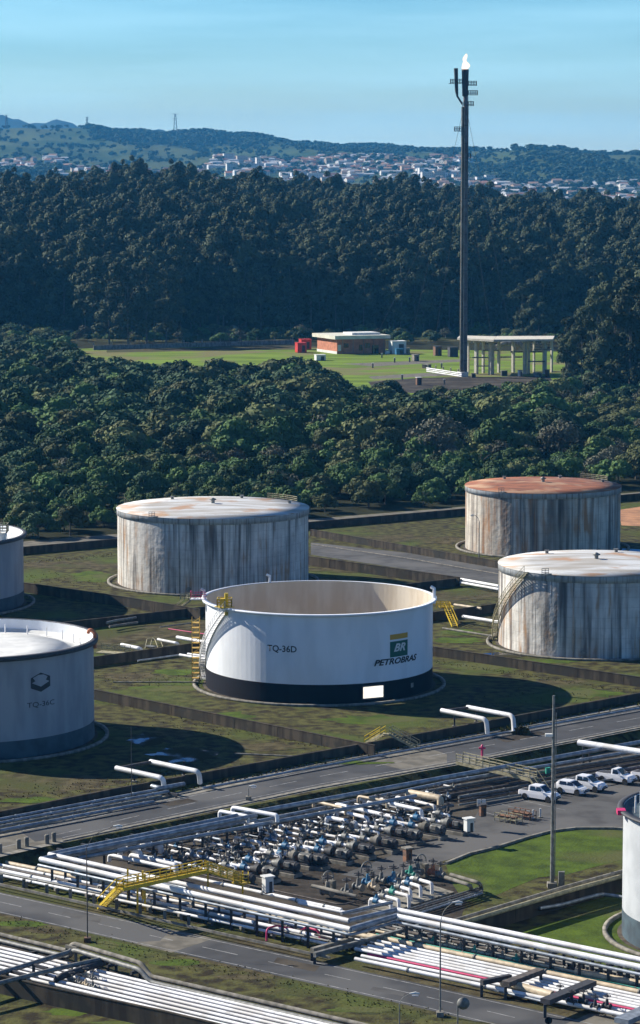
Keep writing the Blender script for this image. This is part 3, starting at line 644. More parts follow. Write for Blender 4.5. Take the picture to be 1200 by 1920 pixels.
def cone_tank(cx, hw, yb, yr, label, shell, roofm, base=0.0, stairs=None, rise=.045, topband=1.15, extra=None):
    c, r, H = solve_tank(cx, hw, yb, yr, base)
    t = thing('storage_tank', label, 'storage tank', c)
    mb = MB(); mb.lathe([(r, 0), (r, H - topband)], 120, (c.x, c.y, base)); part(mb, 'shell', shell, t)
    mb = MB(); mb.lathe([(r + .01, H - topband), (r + .14, H - topband), (r + .14, H)], 120, (c.x, c.y, base)); part(mb, 'top_course', mat_top, t)
    mb = MB(); pr = [(r + .2, H - .04), (r + .2, H + .03), (r * .66, H + rise * r * .36), (r * .33, H + rise * r * .7), (0.0, H + rise * r)]
    mb.lathe(pr, 96, (c.x, c.y, base)); rf = part(mb, 'roof', roofm, t)
    v = MB(); z = base + H + rise * r; v.tube([(c.x, c.y, z - .2), (c.x, c.y, z + .7)], .35, 12); v.lathe([(.6, .6), (.7, .75), (.0, 1.1)], 14, (c.x, c.y, z)); part(v, 'roof_vent', M['grey'], rf)
    for k, (a, q) in enumerate(((R(-145), .8), (R(160), .82), (R(110), .85))):
        p = Vector((c.x + r * q * math.sin(a), c.y - r * q * math.cos(a), base + H + rise * r * (1 - q)))
        v = MB().tube([p - Vector((0, 0, .2)), p + Vector((0, 0, .5))], .3, 10); v.box(p + Vector((0, 0, .55)), (.8, .8, .12)); part(v, 'hatch', M['grey'], rf)
    foundation(t, c, r)
    rl = MB(); a0, a1 = R(118), R(146); pts = [Vector((c.x + (r - .1) * math.sin(a0 + (a1 - a0) * k / 6), c.y - (r - .1) * math.cos(a0 + (a1 - a0) * k / 6), base + H)) for k in range(7)]
    railing(rl, pts, 1.1, 1.3, .05); part(rl, 'roof_rail', M['ygrey'], rf)
    for aa in (R(22), R(-18)):
        ld = MB(); dd = Vector((math.sin(aa), -math.cos(aa), 0)); ld.tube([Vector((c.x, c.y, base + .1)) + dd * (r + .16), Vector((c.x, c.y, base + H)) + dd * (r + .18)], .07, 6)
        part(ld, 'riser_pipe', M['grey'], t)
    for aa in (R(-12), R(40)):
        mh = MB(); dd = Vector((math.sin(aa), -math.cos(aa), 0)); mh.tube([Vector((c.x, c.y, base + 1.0)) + dd * (r - .05), Vector((c.x, c.y, base + 1.0)) + dd * (r + .3)], .42, 16)
        mh.tube([Vector((c.x, c.y, base + 1.0)) + dd * (r + .3), Vector((c.x, c.y, base + 1.0)) + dd * (r + .36)], .55, 16)
        part(mh, 'manhole', M['grey'], t)
    # shed rain gauge bracket that throws the slanting shadow under the rim
    br = MB(); aa = R(-34); dd = Vector((math.sin(aa), -math.cos(aa), 0)); p = Vector((c.x, c.y, base + H)) + dd * r
    br.box(p + dd * .6 + Vector((0, 0, .1)), (1.1, 1.6, .1), aa); railing(br, [p + dd * 1.1 + Vector((-.5, 0, .1)), p + dd * 1.1 + Vector((.6, 0, .1))], 1.0, .6, .04); part(br, 'gauge_bracket', M['grey'], t)
    if stairs: spiral(t, c, r + .1, base + .2, base + H, R(stairs[0]), R(stairs[1]), M['ygrey'])
    return t, c, r, H
cone_tank(400, 179, 1116, 973, 'left streaked grey tank with a pale patchy roof, behind the bright white tank', mat_streak, mat_roof, stairs=(-170, -115))
cone_tank(1017, 145, 1046, 926, 'farthest streaked tank with a fully rusted orange-brown roof', mat_streak2, mat_roof_rust, stairs=(-170, -120))
cone_tank(1116, 182, 1236, 1081, 'near right streaked tank with rust-stained white roof and a stair on its left flank', mat_streak, mat_roof, stairs=(-100, -48))

def float_tank(cx, hw, yb, yr, label, band, drop, mshell, base=0.0, rimm='steel', roofm='wwall', rimh=.75):
    c, r, H = solve_tank(cx, hw, yb, yr, base)
    t = thing('storage_tank', label, 'storage tank', c)
    mb = MB(); mb.lathe([(r, band), (r, H)], 128, (c.x, c.y, base)); mb.lathe([(r - .06, H), (r - .06, H - drop - 1)], 128, (c.x, c.y, base), mi=1); part(mb, 'shell', [mshell, mat_shell_white], t)
    part(MB().lathe([(r + .012, 0), (r + .012, band)], 128, (c.x, c.y, base)), 'base_band', M['band'], t)
    g = MB(); g.lathe([(r + .02, H - rimh), (r + .65, H - rimh + .15), (r + .65, H - .05), (r + .35, H), (r - .06, H + .02), (r - .06, H - .1)], 128, (c.x, c.y, base)); part(g, 'wind_girder', M[rimm], t)
    rf = part(MB().lathe([(0, H - drop + .3), (r * .5, H - drop), (r * .8, H - drop), (r * .8, H - drop - .3), (r - .3, H - drop - .3), (r - .3, H - drop + .1), (r - .07, H - drop + .1)], 96, (c.x, c.y, base)), 'floating_roof', M[roofm], t)
    for k in range(28):
        a = 2 * math.pi * k / 28; p = Vector((c.x + r * .9 * math.sin(a), c.y - r * .9 * math.cos(a), base + H - drop - .3))
        part(MB().tube([p, p + Vector((0, 0, 1.3))], .09, 6), 'roof_leg', M['white'], rf)
    foundation(t, c, r)
    return t, c, r, H
t, c, r, H = float_tank(-56, 234, 1428, 1234, 'large blue-grey tank with white floating roof and hexagon emblem, cut by the left edge', 2.5, 1.6, mat_shell_pale)
blk = MATS['lettering_black']
def on(px_, y_, c=c, r=r):
    a = math.asin((px_ - (600 + FPX * c.x / (c.y))) / (r * FPX / (c.y)) ) if False else None
# emblem: the angle on the shell whose image column is px
def ang_at(px_, c, r, zz):
    best = min((abs(W_px(c.x + r * math.sin(a), c.y - r * math.cos(a), zz)[0] - px_), a) for a in [R(x * .25) for x in range(-300, 301)]); return best[1]
def W_px(x, y, z):
    v = Vector((x, y, z - CAMH)); d = v.dot(_F); return 600 + FPX * v.x / d, 960 - FPX * v.dot(_U) / d
def z_at(px_, py_, c, r):
    a = ang_at(px_, c, r, 7); return a, height_at(Vector((c.x + r * math.sin(a), c.y - r * math.cos(a), 0)), py_)
a, z = z_at(77, 1279, c, r); s = 1.35; k = 1.35
hexo = [(0, 1.35), (1.2, .7), (1.2, -.7), (0, -1.35), (-1.2, -.7), (-1.2, .7)]
hexo = [(x * k, y * 1.0) for x, y in hexo]; ri = [(0, .62), (1.45, .0), (0, -.62), (-1.45, 0)]
mbh = decal(t, 'hexagon_emblem', hexo, c, r, a, z, blk, .03)
decal(t, 'emblem_centre', ri, c, r, a, z, mat_shell_pale, .05)
a, z = z_at(78, 1320, c, r); lettering(t, 'lettering', 'TQ-36C', 1.0, c, r, a, z, blk, sx=1.35)
mb = MB(); p = Vector((c.x + (r + .3) * math.sin(R(88)), c.y - (r + .3) * math.cos(R(88)), H)); mb.tube([p + Vector((0, 0, -1.5)), p + Vector((0, 0, .9)), p + Vector((-.8, .2, 1.2)), p + Vector((-1.0, .2, .6))], .25, 8, bend=.5); part(mb, 'foam_pourer', M['orange'], t)
C36, R36, H36 = c, r, H
t, c, r, H = float_tank(-155, 200, 1162, 1026, 'blue-grey tank with a platform on its rim, behind the hexagon tank at the left edge', 2.4, 1.4, mat_shell_pale)
mb = MB(); a = ang_at(10, c, r, 14); p = Vector((c.x + (r - 1.4) * math.sin(a), c.y - (r - 1.4) * math.cos(a), H)); mb.box(p + Vector((0, 0, .6)), (2.6, 2.6, 1.4)); g1 = part(mb, 'gauging_platform', M['wwall'], t)
mb = MB(); railing(mb, [p + Vector((-1.6, -1.6, 1.3)), p + Vector((1.6, -1.6, 1.3)), p + Vector((1.6, 1.6, 1.3)), p + Vector((-1.6, 1.6, 1.3))], 1.6, 1, .06); part(mb, 'platform_rail', M['ygrey'], g1)
t, c, r, H = float_tank(1380, 215, 1811, 1563, 'white tank with a grey-green top and dark base band, cut by the right edge', 2.9, .25, mat('tank_light_grey_paint', (0.49, 0.51, 0.52), 0.5, color2=(0.42, 0.44, 0.45), scale=0.4), base=ZY, roofm='band', rimh=.4)
mb = MB(); p = Vector((c.x - (r + .4), c.y - 1, ZY + H)); mb.box(p + Vector((0, 0, -.2)), (.9, 1.4, .5)); part(mb, 'rim_box', M['pink'], t)
# ================================================================== VEGETATION
def leafmat(name, c1, c2, ob=.5, tr=0.0):
    m = mat(name, c1, 0.75, color2=c2, scale=0.7, lo=.35, hi=.65, objrand=ob, spec=0.12, detail=3.0); return m
LM = dict(dark=leafmat('foliage_dark', (0.052, 0.091, 0.038), (0.026, 0.052, 0.025)),
          mid=leafmat('foliage_mid', (0.084, 0.144, 0.038), (0.042, 0.081, 0.028)),
          olive=leafmat('foliage_olive', (0.131, 0.149, 0.052), (0.070, 0.084, 0.035)),
          grey=leafmat('foliage_grey_brown', (0.135, 0.135, 0.088), (0.075, 0.075, 0.05)),
          rust=leafmat('foliage_orange_brown', (0.210, 0.131, 0.035), (0.096, 0.079, 0.028)),
          euc=leafmat('foliage_eucalyptus', (0.070, 0.086, 0.040), (0.032, 0.043, 0.022), .3),
          far=leafmat('foliage_far', (0.052, 0.088, 0.045), (0.032, 0.056, 0.032), .4))
def leaf_quads(rng, centers, radii, per, size, flat=.75, up=.15):
    """leaf clumps on the outside of many small lobes: numpy quads"""
    V, n0 = [], 0
    for (c, r) in zip(centers, radii):
        k = int(per * (r / np.mean(radii)) ** 1.6)
        d = rng.normal(size=(k, 3)); d[:, 2] += up; d /= np.linalg.norm(d, axis=1)[:, None]
        keep = d[:, 2] > -0.55; d = d[keep]; k = len(d)
        rr = r * rng.uniform(.72, 1.08, size=(k, 1)); p = c + d * rr * np.array([1, 1, flat])
        nrm = d + rng.normal(size=(k, 3)) * .33; nrm /= np.linalg.norm(nrm, axis=1)[:, None]
        a = np.cross(nrm, rng.normal(size=(k, 3))); a /= np.linalg.norm(a, axis=1)[:, None]; b = np.cross(nrm, a)
        s = size * rng.uniform(.55, 1.25, size=(k, 1)); w = s * rng.uniform(.5, .9, size=(k, 1))
        V.append(np.stack([p - a * s - b * w * .3, p + b * w * -1.0, p + a * s + b * w * .3, p + b * w], axis=1).reshape(-1, 3))
    V = np.concatenate(V); nq = len(V) // 4
    return V, np.arange(nq * 4).reshape(-1, 4)
def mesh_np(name, V, F, mats):
    me = bpy.data.meshes.new(name); me.from_pydata(V.tolist(), [], F.tolist())
    for m in mats: me.materials.append(m)
    me.update(); return me
def broad_mesh(seed, m, w=4.6, h=8.5, lobes=15, per=230, size=.36):
    rng = np.random.default_rng(seed); cs, rs = [], []
    for k in range(lobes):
        a = rng.uniform(0, 2 * math.pi); q = math.sqrt(rng.uniform(0, 1)); r = rng.uniform(.95, 2.3)
        z = h * (.72 - .42 * q ** 2) + rng.uniform(-.6, .6)
        cs.append(np.array([math.cos(a) * q * (w - r * .6), math.sin(a) * q * (w - r * .6), z])); rs.append(r)
    V, F = leaf_quads(rng, cs, rs, per, size); return mesh_np('crown', V, F, [m])
def euc_mesh(seed, m, H=42, per=260, size=.66, lobes=26, w=5.4):
    rng = np.random.default_rng(seed); cs, rs = [], []
    for k in range(lobes):
        t = rng.uniform(.10, 1) ** .8; env = w * (1 - ((t - .55) / .62) ** 2) ** .5 if abs(t - .55) < .6 else 1.0
        a = rng.uniform(0, 2 * math.pi); q = rng.uniform(.2, 1); r = rng.uniform(2.0, 4.9) * (1.0 if t < .85 else .75)
        cs.append(np.array([math.cos(a) * q * env, math.sin(a) * q * env, H * t * .97])); rs.append(r)
    V, F = leaf_quads(rng, cs, rs, per, size, flat=.85, up=.25); return mesh_np('crown', V, F, [m])
def trunk_mesh(seed, H, r, m, limbs=4, spread=2.6, split=.45):
    rnd = random.Random(seed); mb = MB(); x = [rnd.uniform(-.4, .4) for _ in range(6)]
    mb.tube([(0, 0, -.3), (x[0] * .5, x[1] * .5, H * split), (x[2], x[3], H * .85)], [r, r * .75, r * .25], 6)
    for k in range(limbs):
        a = 2 * math.pi * k / limbs + rnd.uniform(-.4, .4); z0 = H * split * rnd.uniform(.8, 1.2); s = spread * rnd.uniform(.6, 1)
        mb.tube([(x[0] * .5, x[1] * .5, z0), (math.cos(a) * s * .5, math.sin(a) * s * .5, z0 + H * .18), (math.cos(a) * s, math.sin(a) * s, z0 + H * .32)], [r * .5, r * .35, r * .12], 5)
    me = bpy.data.meshes.new('trunk'); me.from_pydata(mb.v, [], mb.f); me.materials.append(m); me.update(); return me
def hide_proto(): pass
BR = {}                                  # (colour, variant) -> crown mesh, trunk mesh
for ci, cname in enumerate(('dark', 'mid', 'olive', 'grey', 'rust')):
    for v in range(4 if cname in ('dark', 'mid') else 2):
        hh = (8.8, 7.4, 9.6, 6.6)[v]
        sparse = cname == 'grey'
        BR[(cname, v)] = (broad_mesh(100 + ci * 10 + v, LM[cname], w=(4.4, 4.9, 3.9, 5.0)[v], h=hh, per=90 if sparse else 230, size=.28 if sparse else .37, lobes=(15, 17, 13, 16)[v]), trunk_mesh(ci * 7 + v, hh * .8, .22, M['bark']))
EU = [(euc_mesh(300 + v, LM['euc'], H=(42, 38, 45, 35)[v], w=(8.2, 9.6, 7.2, 8.8)[v]), trunk_mesh(40 + v, (42, 38, 45, 35)[v] * .95, .42, M['palebark'], limbs=5, spread=3.5, split=.4)) for v in range(4)]
def tree(meshes, name, label, group, loc, s, rz):
    t = thing(name, label, 'tree', loc, group); t.scale = (s[0], s[0], s[1]); t.rotation_euler = (0, 0, rz)
    for nm, me in (('crown', meshes[0]), ('trunk', meshes[1])):
        o = bpy.data.objects.new(nm, me); COL.objects.link(o); o.parent = t
    return t
rT = random.Random(11)
def lawn_edge(px):                       # row on the ground where the bush ends below the lawn
    return float(np.interp(px, [-200, 0, 110, 150, 300, 440, 600, 700, 780, 860, 1000, 1060, 1100, 1400], [618, 622, 640, 738, 742, 750, 752, 756, 770, 762, 760, 742, 705, 640]))
def vnoise(x, y, s, seed=0):
    x, y = x / s + seed * 17.3, y / s + seed * 9.1; return .5 + .25 * (math.sin(x * 1.7 + 1.3 * math.sin(y * 1.1)) + math.sin(y * 2.1 + 1.7 * math.sin(x * .9 + 2)))
spots = []
y = 622.0
while y < 1340:
    hw = y * .1091 + 22; x = -hw
    step = 8.8 + (y - 668) * .0018
    while x < hw:
        X, Y = x + rT.uniform(-.42, .42) * step, y + rT.uniform(-.42, .42) * step; x += step
        px, py = W_px(X, Y, 0)
        if py < lawn_edge(px): continue
        if -50 < px < 1290:
            # keep off the road and wall line behind the tanks
            if py > (1016 - (px - 45) * .0866) - 3 + 3 * math.sin(px * .05): continue
        spots.append((X, Y, px, py))
    y += step * .9
def species(X, Y, px, py):
    n = vnoise(X, Y, 60, 1); m_ = vnoise(X, Y, 28, 2); r = rT.random()
    if px > 640 and 770 < py < 905 and n > .45: pal = [('grey', .20), ('olive', .45), ('mid', .35)]
    elif py > 870 or (px > 560 and py > 800): pal = [('mid', .55), ('dark', .18), ('olive', .2), ('grey', .07)]
    elif m_ > .72: pal = [('olive', .36), ('mid', .40), ('dark', .22), ('rust', .02)]
    else: pal = [('dark', .56), ('mid', .34), ('olive', .09), ('rust', .01)]
    for nm, p in pal:
        if r < p: return nm
        r -= p
    return pal[0][0]
def zone_words(px, py):
    if px < 130: a = 'behind the leftmost tanks'
    elif px < 225: a = 'just left of the left streaked tank'
    elif px < 400: a = 'behind the left streaked tank, left half'
    elif px < 590: a = 'behind the left streaked tank, right half'
    elif px < 730: a = 'just right of the left streaked tank'
    elif px < 860: a = 'between left streaked and rusty-roofed tanks'
    else: a = 'behind the rusty-roofed tank'
    return a
KW = dict(dark=('bushy_tree', 'rounded dark green bushy tree'), mid=('bushy_tree', 'low fresh green bushy tree'), olive=('bushy_tree', 'yellowish olive green bushy tree'),
          grey=('bare_tree', 'thin greyish bare-twigged tree'), rust=('bushy_tree', 'orange-brown leafed tree'))
spots.sort(key=lambda s: s[1])
NEAR = spots[:300]; REST = spots[300:]
for (X, Y, px, py) in NEAR:
    sp = species(X, Y, px, py); v = rT.randrange(4 if sp in ('dark', 'mid') else 2)
    hs = (.8 if py > 950 else 1.0) * rT.uniform(.8, 1.2); nm, lw = KW[sp]
    tree(BR[(sp, v)], nm, lw + ' in the thicket ' + zone_words(px, py), lw.split(' ', 1)[1] + 's of the thicket ' + zone_words(px, py), (X, Y, 0), (hs * rT.uniform(.9, 1.15), hs), rT.uniform(0, 6.28))

def gn_scatter(name, protos, pts, label_kind='stuff'):
    """pts: (x,y,z, idx, scale_xy, scale_z, rot); one object, instances by geometry nodes, for masses nobody could count"""
    me = bpy.data.meshes.new(name); me.from_pydata([p[:3] for p in pts], [], []); me.update()
    at = me.attributes.new('idx', 'INT', 'POINT'); at.data.foreach_set('value', [int(p[3]) for p in pts])
    at = me.attributes.new('scl', 'FLOAT_VECTOR', 'POINT'); at.data.foreach_set('vector', [q for p in pts for q in (p[4], p[4], p[5])])
    at = me.attributes.new('rot', 'FLOAT_VECTOR', 'POINT'); at.data.foreach_set('vector', [q for p in pts for q in (0, 0, p[6])])
    ng = bpy.data.node_groups.new(name + '_nodes', 'GeometryNodeTree')
    ng.interface.new_socket('Geometry', in_out='INPUT', socket_type='NodeSocketGeometry'); ng.interface.new_socket('Geometry', in_out='OUTPUT', socket_type='NodeSocketGeometry')
    gi, go = ng.nodes.new('NodeGroupInput'), ng.nodes.new('NodeGroupOutput'); ip = ng.nodes.new('GeometryNodeInstanceOnPoints')
    g2i = ng.nodes.new('GeometryNodeJoinGeometry')
    for ob in reversed(protos):
        oi = ng.nodes.new('GeometryNodeObjectInfo'); oi.inputs['Object'].default_value = ob; oi.inputs['As Instance'].default_value = True
        ng.links.new(oi.outputs['Geometry'], g2i.inputs[0])
    def attr(nm, t):
        n = ng.nodes.new('GeometryNodeInputNamedAttribute'); n.data_type = t; n.inputs['Name'].default_value = nm
        return [o for o in n.outputs if o.enabled and o.name == 'Attribute'][0]
    ng.links.new(gi.outputs[0], ip.inputs['Points']); ng.links.new(g2i.outputs[0], ip.inputs['Instance'])
    ip.inputs['Pick Instance'].default_value = True
    ng.links.new(attr('idx', 'INT'), ip.inputs['Instance Index']); ng.links.new(attr('rot', 'FLOAT_VECTOR'), ip.inputs['Rotation']); ng.links.new(attr('scl', 'FLOAT_VECTOR'), ip.inputs['Scale'])
    ng.links.new(ip.outputs[0], go.inputs[0])
    o = bpy.data.objects.new(name, me); COL.objects.link(o); md = o.modifiers.new('scatter', 'NODES'); md.node_group = ng
    tag(o, kind='stuff'); return o
def first_with(me):
    for o in bpy.data.objects:
        if o.type == 'MESH' and o.data == me: return o
keys = list(BR.keys()); prot, kidx = [], {}
for k in keys:
    o = first_with(BR[k][0])
    if o is None: continue
    kidx[k] = len(prot); prot.append(o)
pts = []
for (X, Y, px, py) in REST:
    sp = species(X, Y, px, py); vs_ = [k for k in kidx if k[0] == sp] or [k for k in kidx if k[0] == 'dark']; k = vs_[rT.randrange(len(vs_))]
    big = 1.36 if py > 860 else 1.62
    if px > 620 and py < 830: big = 1.12
    if px > 1060: big = .9
    if py < 700 and px < 130: big = .95
    hs = big * rT.uniform(.72, 1.3); pts.append((X, Y, 0, kidx[k], hs * rT.uniform(.9, 1.2), hs, rT.uniform(0, 6.28)))
th = gn_scatter('thicket', prot, pts); tag(th, 'dense dark green thicket between the storage tanks and the lawn', 'thicket')

# low bushes along the foot of the tall wood
lb = []
for k in range(190):
    px = rT.uniform(-40, 1120); py = rT.uniform(626, 646)
    if 575 < px < 740: py = rT.uniform(630, 640)
    p = W(px, py, 0); lb.append((p, rT.uniform(.55, .95)))
lb.sort(key=lambda q: q[0].y)
for p, s in lb:
    sp = rT.choice(['mid', 'mid', 'olive', 'grey', 'dark']); v = rT.randrange(2); nm, lw = KW[sp]
    side = 'left of the red-walled building' if p.x < 0 else 'right of the red-walled building'
    tree(BR[(sp, v)], 'low_shrub', lw.replace('tree', 'shrub') + ' at the foot of the wood, ' + side, lw.split(' ', 1)[1] + 's at the foot of the tall wood ' + side, (p.x, p.y, 0), (s, s * .9), rT.uniform(0, 6.28))
# tall wood: first rows as single trees, the rest as one mass
wood = []
y = 1362.0
while y < 2150:
    hw = y * .1091 + 30; st = 10.2 if y < 1600 else 11.5; x = -hw
    while x < hw:
        X, Y = x + rT.uniform(-.45, .45) * st, y + rT.uniform(-.45, .45) * st; x += st; px = 600 + 5500 * X / Y
        e = 1364 + 16 * vnoise(X, 0, 30, 5) - (26 if 150 < px < 320 else 0)
        if Y < e: continue
        wood.append((X, Y))
    y += st * .88
wood.sort(key=lambda s: s[1])
def side_words(X):
    px = 600 + 4 * X
    for lim, w in ((120, 'at the left edge of the picture'), (330, 'behind the left end of the lawn'), (560, 'behind the middle of the lawn'), (740, 'behind the red-walled building'), (868, 'just left of the flare stack'), (1040, 'behind the concrete frame')):
        if px < lim: return w
    return 'at the right edge of the picture'
fwd = [(W(205, 646).xy, 1.0), (W(240, 650).xy, .95), (W(275, 648).xy, .9), (W(312, 645).xy, .8), (W(978, 650).xy, .62), (W(1010, 652).xy, .60)]
for fi, (q, s) in enumerate(fwd):
    v = rT.randrange(4); tree(EU[v], 'eucalyptus_tree', ORD[fi if fi < 4 else fi - 4] + ' eucalyptus from the left standing forward of the wood ' + ('above the far lawn' if q.x < 0 else 'above the concrete frame'), 'forward eucalyptus trees ' + ('left' if q.x < 0 else 'right'), (q.x, q.y, 0), (s * 1.05, s), rT.uniform(0, 6.28))
for k, (px, py, s) in enumerate([(1062, 752, .56), (1090, 742, .72), (1118, 748, .80), (1150, 740, .98), (1180, 746, 1.0), (1210, 742, 1.05), (1135, 722, .9), (1165, 715, 1.0), (1195, 718, 1.05), (1235, 725, 1.1), (1105, 715, .75), (1225, 705, 1.1), (1075, 722, .6)]):
    q = W(px, py); tree(EU[k % 4], 'eucalyptus_tree', 'tall eucalyptus in the dark clump right of the concrete frame', 'eucalyptus clump at the right edge', (q.x, q.y, 0), (s * .95, s), k * 1.3)
NW = 200
for (X, Y) in wood[:NW]:
    v = rT.randrange(4); s = rT.uniform(.74, 1.12)
    tree(EU[v], 'eucalyptus_tree', 'tall dark eucalyptus in the wood front ' + side_words(X), 'front rows of the tall wood ' + side_words(X), (X, Y, hz_xy(X, Y) - .5 if Y > 1345 else 0), (s, s), rT.uniform(0, 6.28))
ep = [first_with(EU[v][0]) for v in range(4)]
tw = gn_scatter('tall_wood', ep, [(X, Y, hz_xy(X, Y) - .5, rT.randrange(4), rT.uniform(.85, 1.25), rT.choice([.72, .85, .95, 1.0, 1.06, 1.2]) * rT.uniform(.95, 1.05), rT.uniform(0, 6.28)) for (X, Y) in wood[NW:]])
tag(tw, 'broad dark eucalyptus wood rising behind the lawn and the flare', 'wood')

# far trees on the hills
rng = np.random.default_rng(5)
fm = []
for v in range(3):
    cs = [np.array([rng.uniform(-3.2, 3.2), rng.uniform(-3.2, 3.2), rng.uniform(4, 9)]) for _ in range(7)]
    V, F = leaf_quads(rng, cs, [rng.uniform(2, 3.4) for _ in cs], 26, 1.5); fm.append(mesh_np('crown', V, F, [LM['far']]))
fp = []
for v, (px, D) in enumerate([(960, 4950), (1010, 5000), (700, 4700)]):
    x = (px - 600) / 5500 * D; t = thing('hill_tree', ('dark tree on the crest of the wooded hill right of the flare stack', 'second dark tree on the crest of the wooded hill right of the flare stack', 'dark tree among the town houses left of the flare stack')[v], 'tree', (x, D, hz(px, D) - .5))
    o = bpy.data.objects.new('crown', fm[v]); COL.objects.link(o); o.parent = t; fp.append(o)
    o = bpy.data.objects.new('trunk', BR[('dark', 0)][1]); COL.objects.link(o); o.parent = t
def woodiness(px, D):
    n = vnoise(px * D / 1000, D, 260, 3)
    w = .16
    if px > 880 and D < 5700: w = .95 if D > 5000 else .35
    if px < 420 and D > 7300: w = .9 if px > 170 else .06
    if px >= 420 and D > 7000: w = .7
    if px < 560 and 5900 < D < 7300: w = .10
    if px < 120 and 4700 < D < 5600: w = .9
    return w, n
fpts = []
while len(fpts) < 9500:
    px = rT.uniform(-120, 1320); D = math.sqrt(rT.uniform(4000 ** 2, 8600 ** 2)); w, n = woodiness(px, D)
    if rT.random() > w * (.35 + n): continue
    s = rT.uniform(.6, 1.3) * (1.25 if w > .8 else 1); fpts.append(((px - 600) / 5500 * D, D, hz(px, D) - 1, rT.randrange(3), s * 1.3, s, rT.uniform(0, 6.28)))
tag(gn_scatter('hill_woods', fp, fpts), 'dark blue-green woods spread over the distant hills', 'woods')

# ================================================================== TOWN
hm = dict(w=[mat('house_wall_%d' % i, c, .9, spec=.1) for i, c in enumerate([(.60, .58, .54), (.54, .47, .38), (.44, .34, .26), (.62, .62, .62)])],
          r=[mat('house_roof_%d' % i, c, .9, spec=.1) for i, c in enumerate([(.26, .13, .09), (.18, .17, .16), (.30, .20, .15), (.40, .40, .40)])], d=M['glass'])
def house_mesh(k, w, d, h, rise, wi, ri):
    mb = MB(); mb.add([(-w / 2, -d / 2, -3), (w / 2, -d / 2, -3), (w / 2, d / 2, -3), (-w / 2, d / 2, -3), (-w / 2, -d / 2, h), (w / 2, -d / 2, h), (w / 2, d / 2, h), (-w / 2, d / 2, h), (-w / 2, 0, h + rise), (w / 2, 0, h + rise)],
                      [(0, 1, 5, 4), (1, 2, 6, 9, 5), (2, 3, 7, 6), (3, 0, 4, 8, 7)])
    o = .5; mb.add([(-w / 2 - o, -d / 2 - o, h - .15), (w / 2 + o, -d / 2 - o, h - .15), (w / 2 + o, 0, h + rise + .1), (-w / 2 - o, 0, h + rise + .1), (-w / 2 - o, d / 2 + o, h - .15), (w / 2 + o, d / 2 + o, h - .15)],
                 [(0, 1, 2, 3), (3, 2, 5, 4)], mi=1)
    for x in (-w * .3, 0, w * .3): mb.add([(x - .6, -d / 2 - .03, 1), (x + .6, -d / 2 - .03, 1), (x + .6, -d / 2 - .03, 2.3), (x - .6, -d / 2 - .03, 2.3)], [(0, 1, 2, 3)], mi=2)
    for y in (-d * .25, d * .25): mb.add([(-w / 2 - .03, y - .6, 1), (-w / 2 - .03, y + .6, 1), (-w / 2 - .03, y + .6, 2.3), (-w / 2 - .03, y - .6, 2.3)], [(3, 2, 1, 0)], mi=2)
    me = bpy.data.meshes.new('house'); me.from_pydata(mb.v, [], mb.f); me.polygons.foreach_set('material_index', mb.mi)
    for m in (hm['w'][wi], hm['r'][ri], hm['d']): me.materials.append(m)
    me.update(); return me
HM = [house_mesh(k, *a) for k, a in enumerate([(11, 9, 5, 2.2, 0, 0), (13, 8, 4, 2, 1, 0), (10, 10, 6, 1.5, 3, 1), (16, 9, 5, 1.5, 0, 3), (12, 9, 7, 2, 2, 2), (20, 12, 5, 1.4, 3, 3)])]
hw_words = ['white walled house with a brick-red roof', 'cream walled house with a brick-red roof', 'white two-storey house with a grey roof', 'long pale house with a light roof', 'tan house with an orange-brown roof', 'wide white shed with a pale roof']
def town_density(px, D):
    t = 0
    if 400 < px < 870 and 5400 < D < 6400: t = 1.0
    if 560 < px < 880 and 6000 < D < 6500: t = 1.0
    if -50 < px < 120 and 5500 < D < 6200: t = .8
    if 250 < px < 480 and 5300 < D < 5900: t = .5
    if px > 780 and 4200 < D < 4900: t = 1.3
    if px > 880 and 4350 < D < 5000: t = 2.2
    if 640 < px < 900 and 4600 < D < 5400: t = .8
    if 400 < px < 700 and 4500 < D < 5400: t = .5
    if px > 1000 and D < 4500: t = 1.5
    if 100 < px < 320 and 5300 < D < 5700: t = .5
    if px > 880 and D > 5000: t = 0
    return t
hs_ = []
while len(hs_) < 1150:
    px = rT.uniform(-60, 1260); D = math.sqrt(rT.uniform(4150 ** 2, 6500 ** 2))
    if rT.random() < town_density(px, D) * (.3 + vnoise(px * D / 1000, D, 150, 7)): hs_.append((px, D, rT.randrange(6)))
hs_.sort(key=lambda q: q[1])
def town_words(px, D):
    s = 'left of the flare stack' if px < 868 else 'right of the flare stack'
    if px < 400: s = 'at the left end'
    return ('low' if D < 5000 else 'high') + ' in town ' + s
hp, rest = [], []
for i, (px, D, k) in enumerate(hs_):
    x = (px - 600) / 5500 * D; z = hz(px, D); rz = rT.uniform(-.5, .9); s = rT.uniform(.9, 1.4)
    if i < 280:
        o = bpy.data.objects.new('house', HM[k]); COL.objects.link(o); o.location = (x, D, z); o.rotation_euler = (0, 0, rz); o.scale = (s,) * 3
        tag(o, hw_words[k] + ', ' + town_words(px, D), 'house', 'houses of the distant town: ' + hw_words[k] + ' ' + town_words(px, D))
    else: rest.append((x, D, z, k, s, s, rz))
hpro = [first_with(m) for m in HM]
tag(gn_scatter('distant_houses', hpro, rest), 'hundreds of tiny pale houses scattered over the distant hillside', 'houses')
